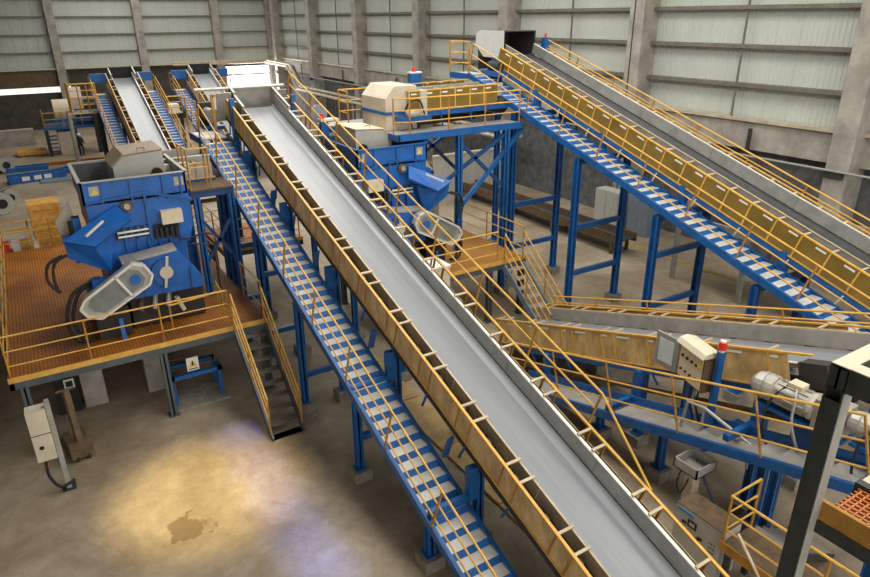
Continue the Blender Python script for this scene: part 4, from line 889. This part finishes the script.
# upper platform with orange moulded grating
up = thing('upper_platform', 'orange moulded grating walkway hung on the dark girder post', 'walkway', (6.36, 2.46, 5.14))
b = MB(); pitch = .075
for i in range(9): b.box(.06+i*pitch, .06+i*pitch+.014, -3.2, .0, -.03, 0)
for i in range(43): b.box(.06, .67, -3.2+i*pitch, -3.2+i*pitch+.014, -.03, 0)
g = b.build('grating', GRATEN, up); g['kind'] = 'stuff'
MB().box(.0, .05, -3.2, .05, -.14, .10).build('kick_plate', YELD, up); MB().box(-.02, .06, -3.2, .05, -.30, -.14).build('edge_beam', POSTG, up)
MB().box(.68, .78, -3.2, .05, -.2, .05).build('edge_beam', POSTG, up); MB().box(.80, 1.0, -3.2, .05, -.05, .0).build('edge_strip', CREAM, up)
# low landing with yellow railing beyond the post
ld = thing('low_landing', 'low brown landing with yellow railings beneath the dark girder post', 'landing', (9.3, 5.0, 0))
MB().box(.0, .85, -3.5, .1, .92, .98).build('deck', RUST, ld)
MB().box(-.03, .0, -3.5, .1, .90, 1.10).build('kick_plate', YELD, ld)
for y in (-3.2, -.05): MB().box(.02, .12, y-.05, y+.05, 0, .92).build('leg', POSTG, ld); MB().box(.72, .82, y-.05, y+.05, 0, .92).build('leg', POSTG, ld)
railing(ld, [(.85, .06, .98), (.0, .06, .98), (.0, -3.4, .98)], (0, 0, 1), (1.15, .78, .4), r=.027, step=1.8)
b = MB(); b.bar((-.04, -.2, 1.5), (-.06, -1.4, .2), .05, .03); b.build('prop', CREAM, ld)
b = MB()
for i in range(6): MB().box(.9+.28*i, 1.14+.28*i, -.75, .1, .86-.15*i, .89-.15*i).build('step', PLATE, ld)
for y in (-.75, .1): MB().bar((.88, y, .92), (2.6, y, .0), .04, .16).build('step_stringer', POSTG, ld)
# control cabinet on the floor with cable trunk and tray
cc = thing('control_cabinet', 'pale grey control cabinet with dark gauges beside the long belt', 'cabinet', (9.4, 5.65, 0))
MB().box(0, .55, -.52, .52, 0, 1.15).build('body', GREYCAB, cc)
MB().box(0.0, .55, -.52, .52, 1.15, 1.17).build('top', RUST, cc)
MB().box(-.012, 0, .10, .48, 1.03, 1.11).build('name_strip', CYAN, cc)
MB().box(-.012, 0, .02, .22, .80, .96).build('gauge', BLACK, cc); MB().box(-.016, -.012, .06, .18, .84, .92).build('gauge_face', GREYCAB, cc)
for y, z in ((.30, .80), (-.08, .66), (-.02, .60)): MB().box(-.012, 0, y-.05, y+.05, z, z+.06).build('display', BLACK, cc)
MB().cyl((-.015, .26, .70), (0, .26, .70), .025, 10).build('lamp', WHITE, cc)
for y in (.1, .0): MB().cyl((-.015, y, .56), (0, y, .56), .018, 8).build('knob', BLACK, cc)
for i in range(3):
    for j in range(3): MB().box(-.008, 0, -.30-.05*i, -.28-.05*i, .55+.1*j, .58+.1*j).build('vent_slot', BLACK, cc)
tk = thing('tray_stand', 'beige cable stand carrying a grey tray beside the low blue stair', 'stand', (10.2, 6.45, -.15))
MB().box(-.12, .12, -.1, .1, .15, 1.6).build('trunk', BEIGE, tk); MB().box(.1, .14, -.08, .08, .4, 1.4).build('slot', BLACK, tk)
b = MB(); b.box(-.3, .3, -.28, .28, 1.6, 1.63); b.box(-.3, -.27, -.28, .28, 1.6, 1.82); b.box(.27, .3, -.28, .28, 1.6, 1.82); b.box(-.3, .3, -.28, -.25, 1.6, 1.82); b.box(-.3, .3, .25, .28, 1.6, 1.82); b.build('tray', GALV, tk)
for x in (-.25, .2): cable([(x, .1, 1.65), (x-.1, .1, 1.3), (x, .05, 1.05), (x+.15, .0, 1.4)], .018, 'cable', BLACK, tk)
MB().bar((.1, -.05, 1.6), (.35, -.9, .1), .04, .06).build('brace', STEELG, tk)
# light cardboard and sheets on the floor between the conveyors
for i, (px, py, a, b_, lb) in enumerate(((640, 500, .9, .5, 'tan sheet lying on the floor beside the long belt'), (560, 470, 1.2, .5, 'tan board on the floor under the right-hand panels of the long belt'))):
    pass
b = MB()
for i in range(7):
    y0 = 4.2+i*2.4
    o = MB().box(-.55, .25, 0, 2.36, 0, .06).build('floor_plank', mat('tan_floor_board', (.52, .36, .15), .7, var=.35, scale=2)); o.location = (7.75, y0, 0); tag(o, 'tan floor board in the row lying under the long conveyor', 'board', 'tan boards under the long conveyor')
# unseen housings added above the spots that make the sun patch
p, o_ = SUN_SPOTS[0][:2]
t = thing('sun_patch_housing', 'added housing of the warm spot for the sun patch on the open floor', 'lamp', (p.x+o_.x, p.y+o_.y, o_.z+.28)); MB().box(-.2, .2, -.2, .2, 0, .1).build('housing', DARK, t); MB().box(-.03, .03, -.03, .03, .1, .3).build('hanger', DARK, t)
a_, b_ = [Vector((q[0].x+q[1].x, q[0].y+q[1].y, q[1].z+.3)) for q in (SUN_SPOTS[1], SUN_SPOTS[-1])]
t = thing('sun_patch_bar', 'added bar of blue spots for the sun patch on the open floor', 'lamp', a_); MB().bar((0, 0, 0), b_-a_, .12, .08).build('bar', DARK, t)
for q in SUN_SPOTS[1:]:
    c_ = Vector((q[0].x+q[1].x, q[0].y+q[1].y, q[1].z+.24))-a_; MB().box(c_.x-.1, c_.x+.1, c_.y-.1, c_.y+.1, c_.z, c_.z+.06).build('sun_patch_head', DARK, t)
for c_ in (Vector(), b_-a_): MB().box(c_.x-.02, c_.x+.02, c_.y-.02, c_.y+.02, 0, .3).build('hanger', DARK, t)
for o in bpy.data.objects:
    if '_P' in o: del o['_P']
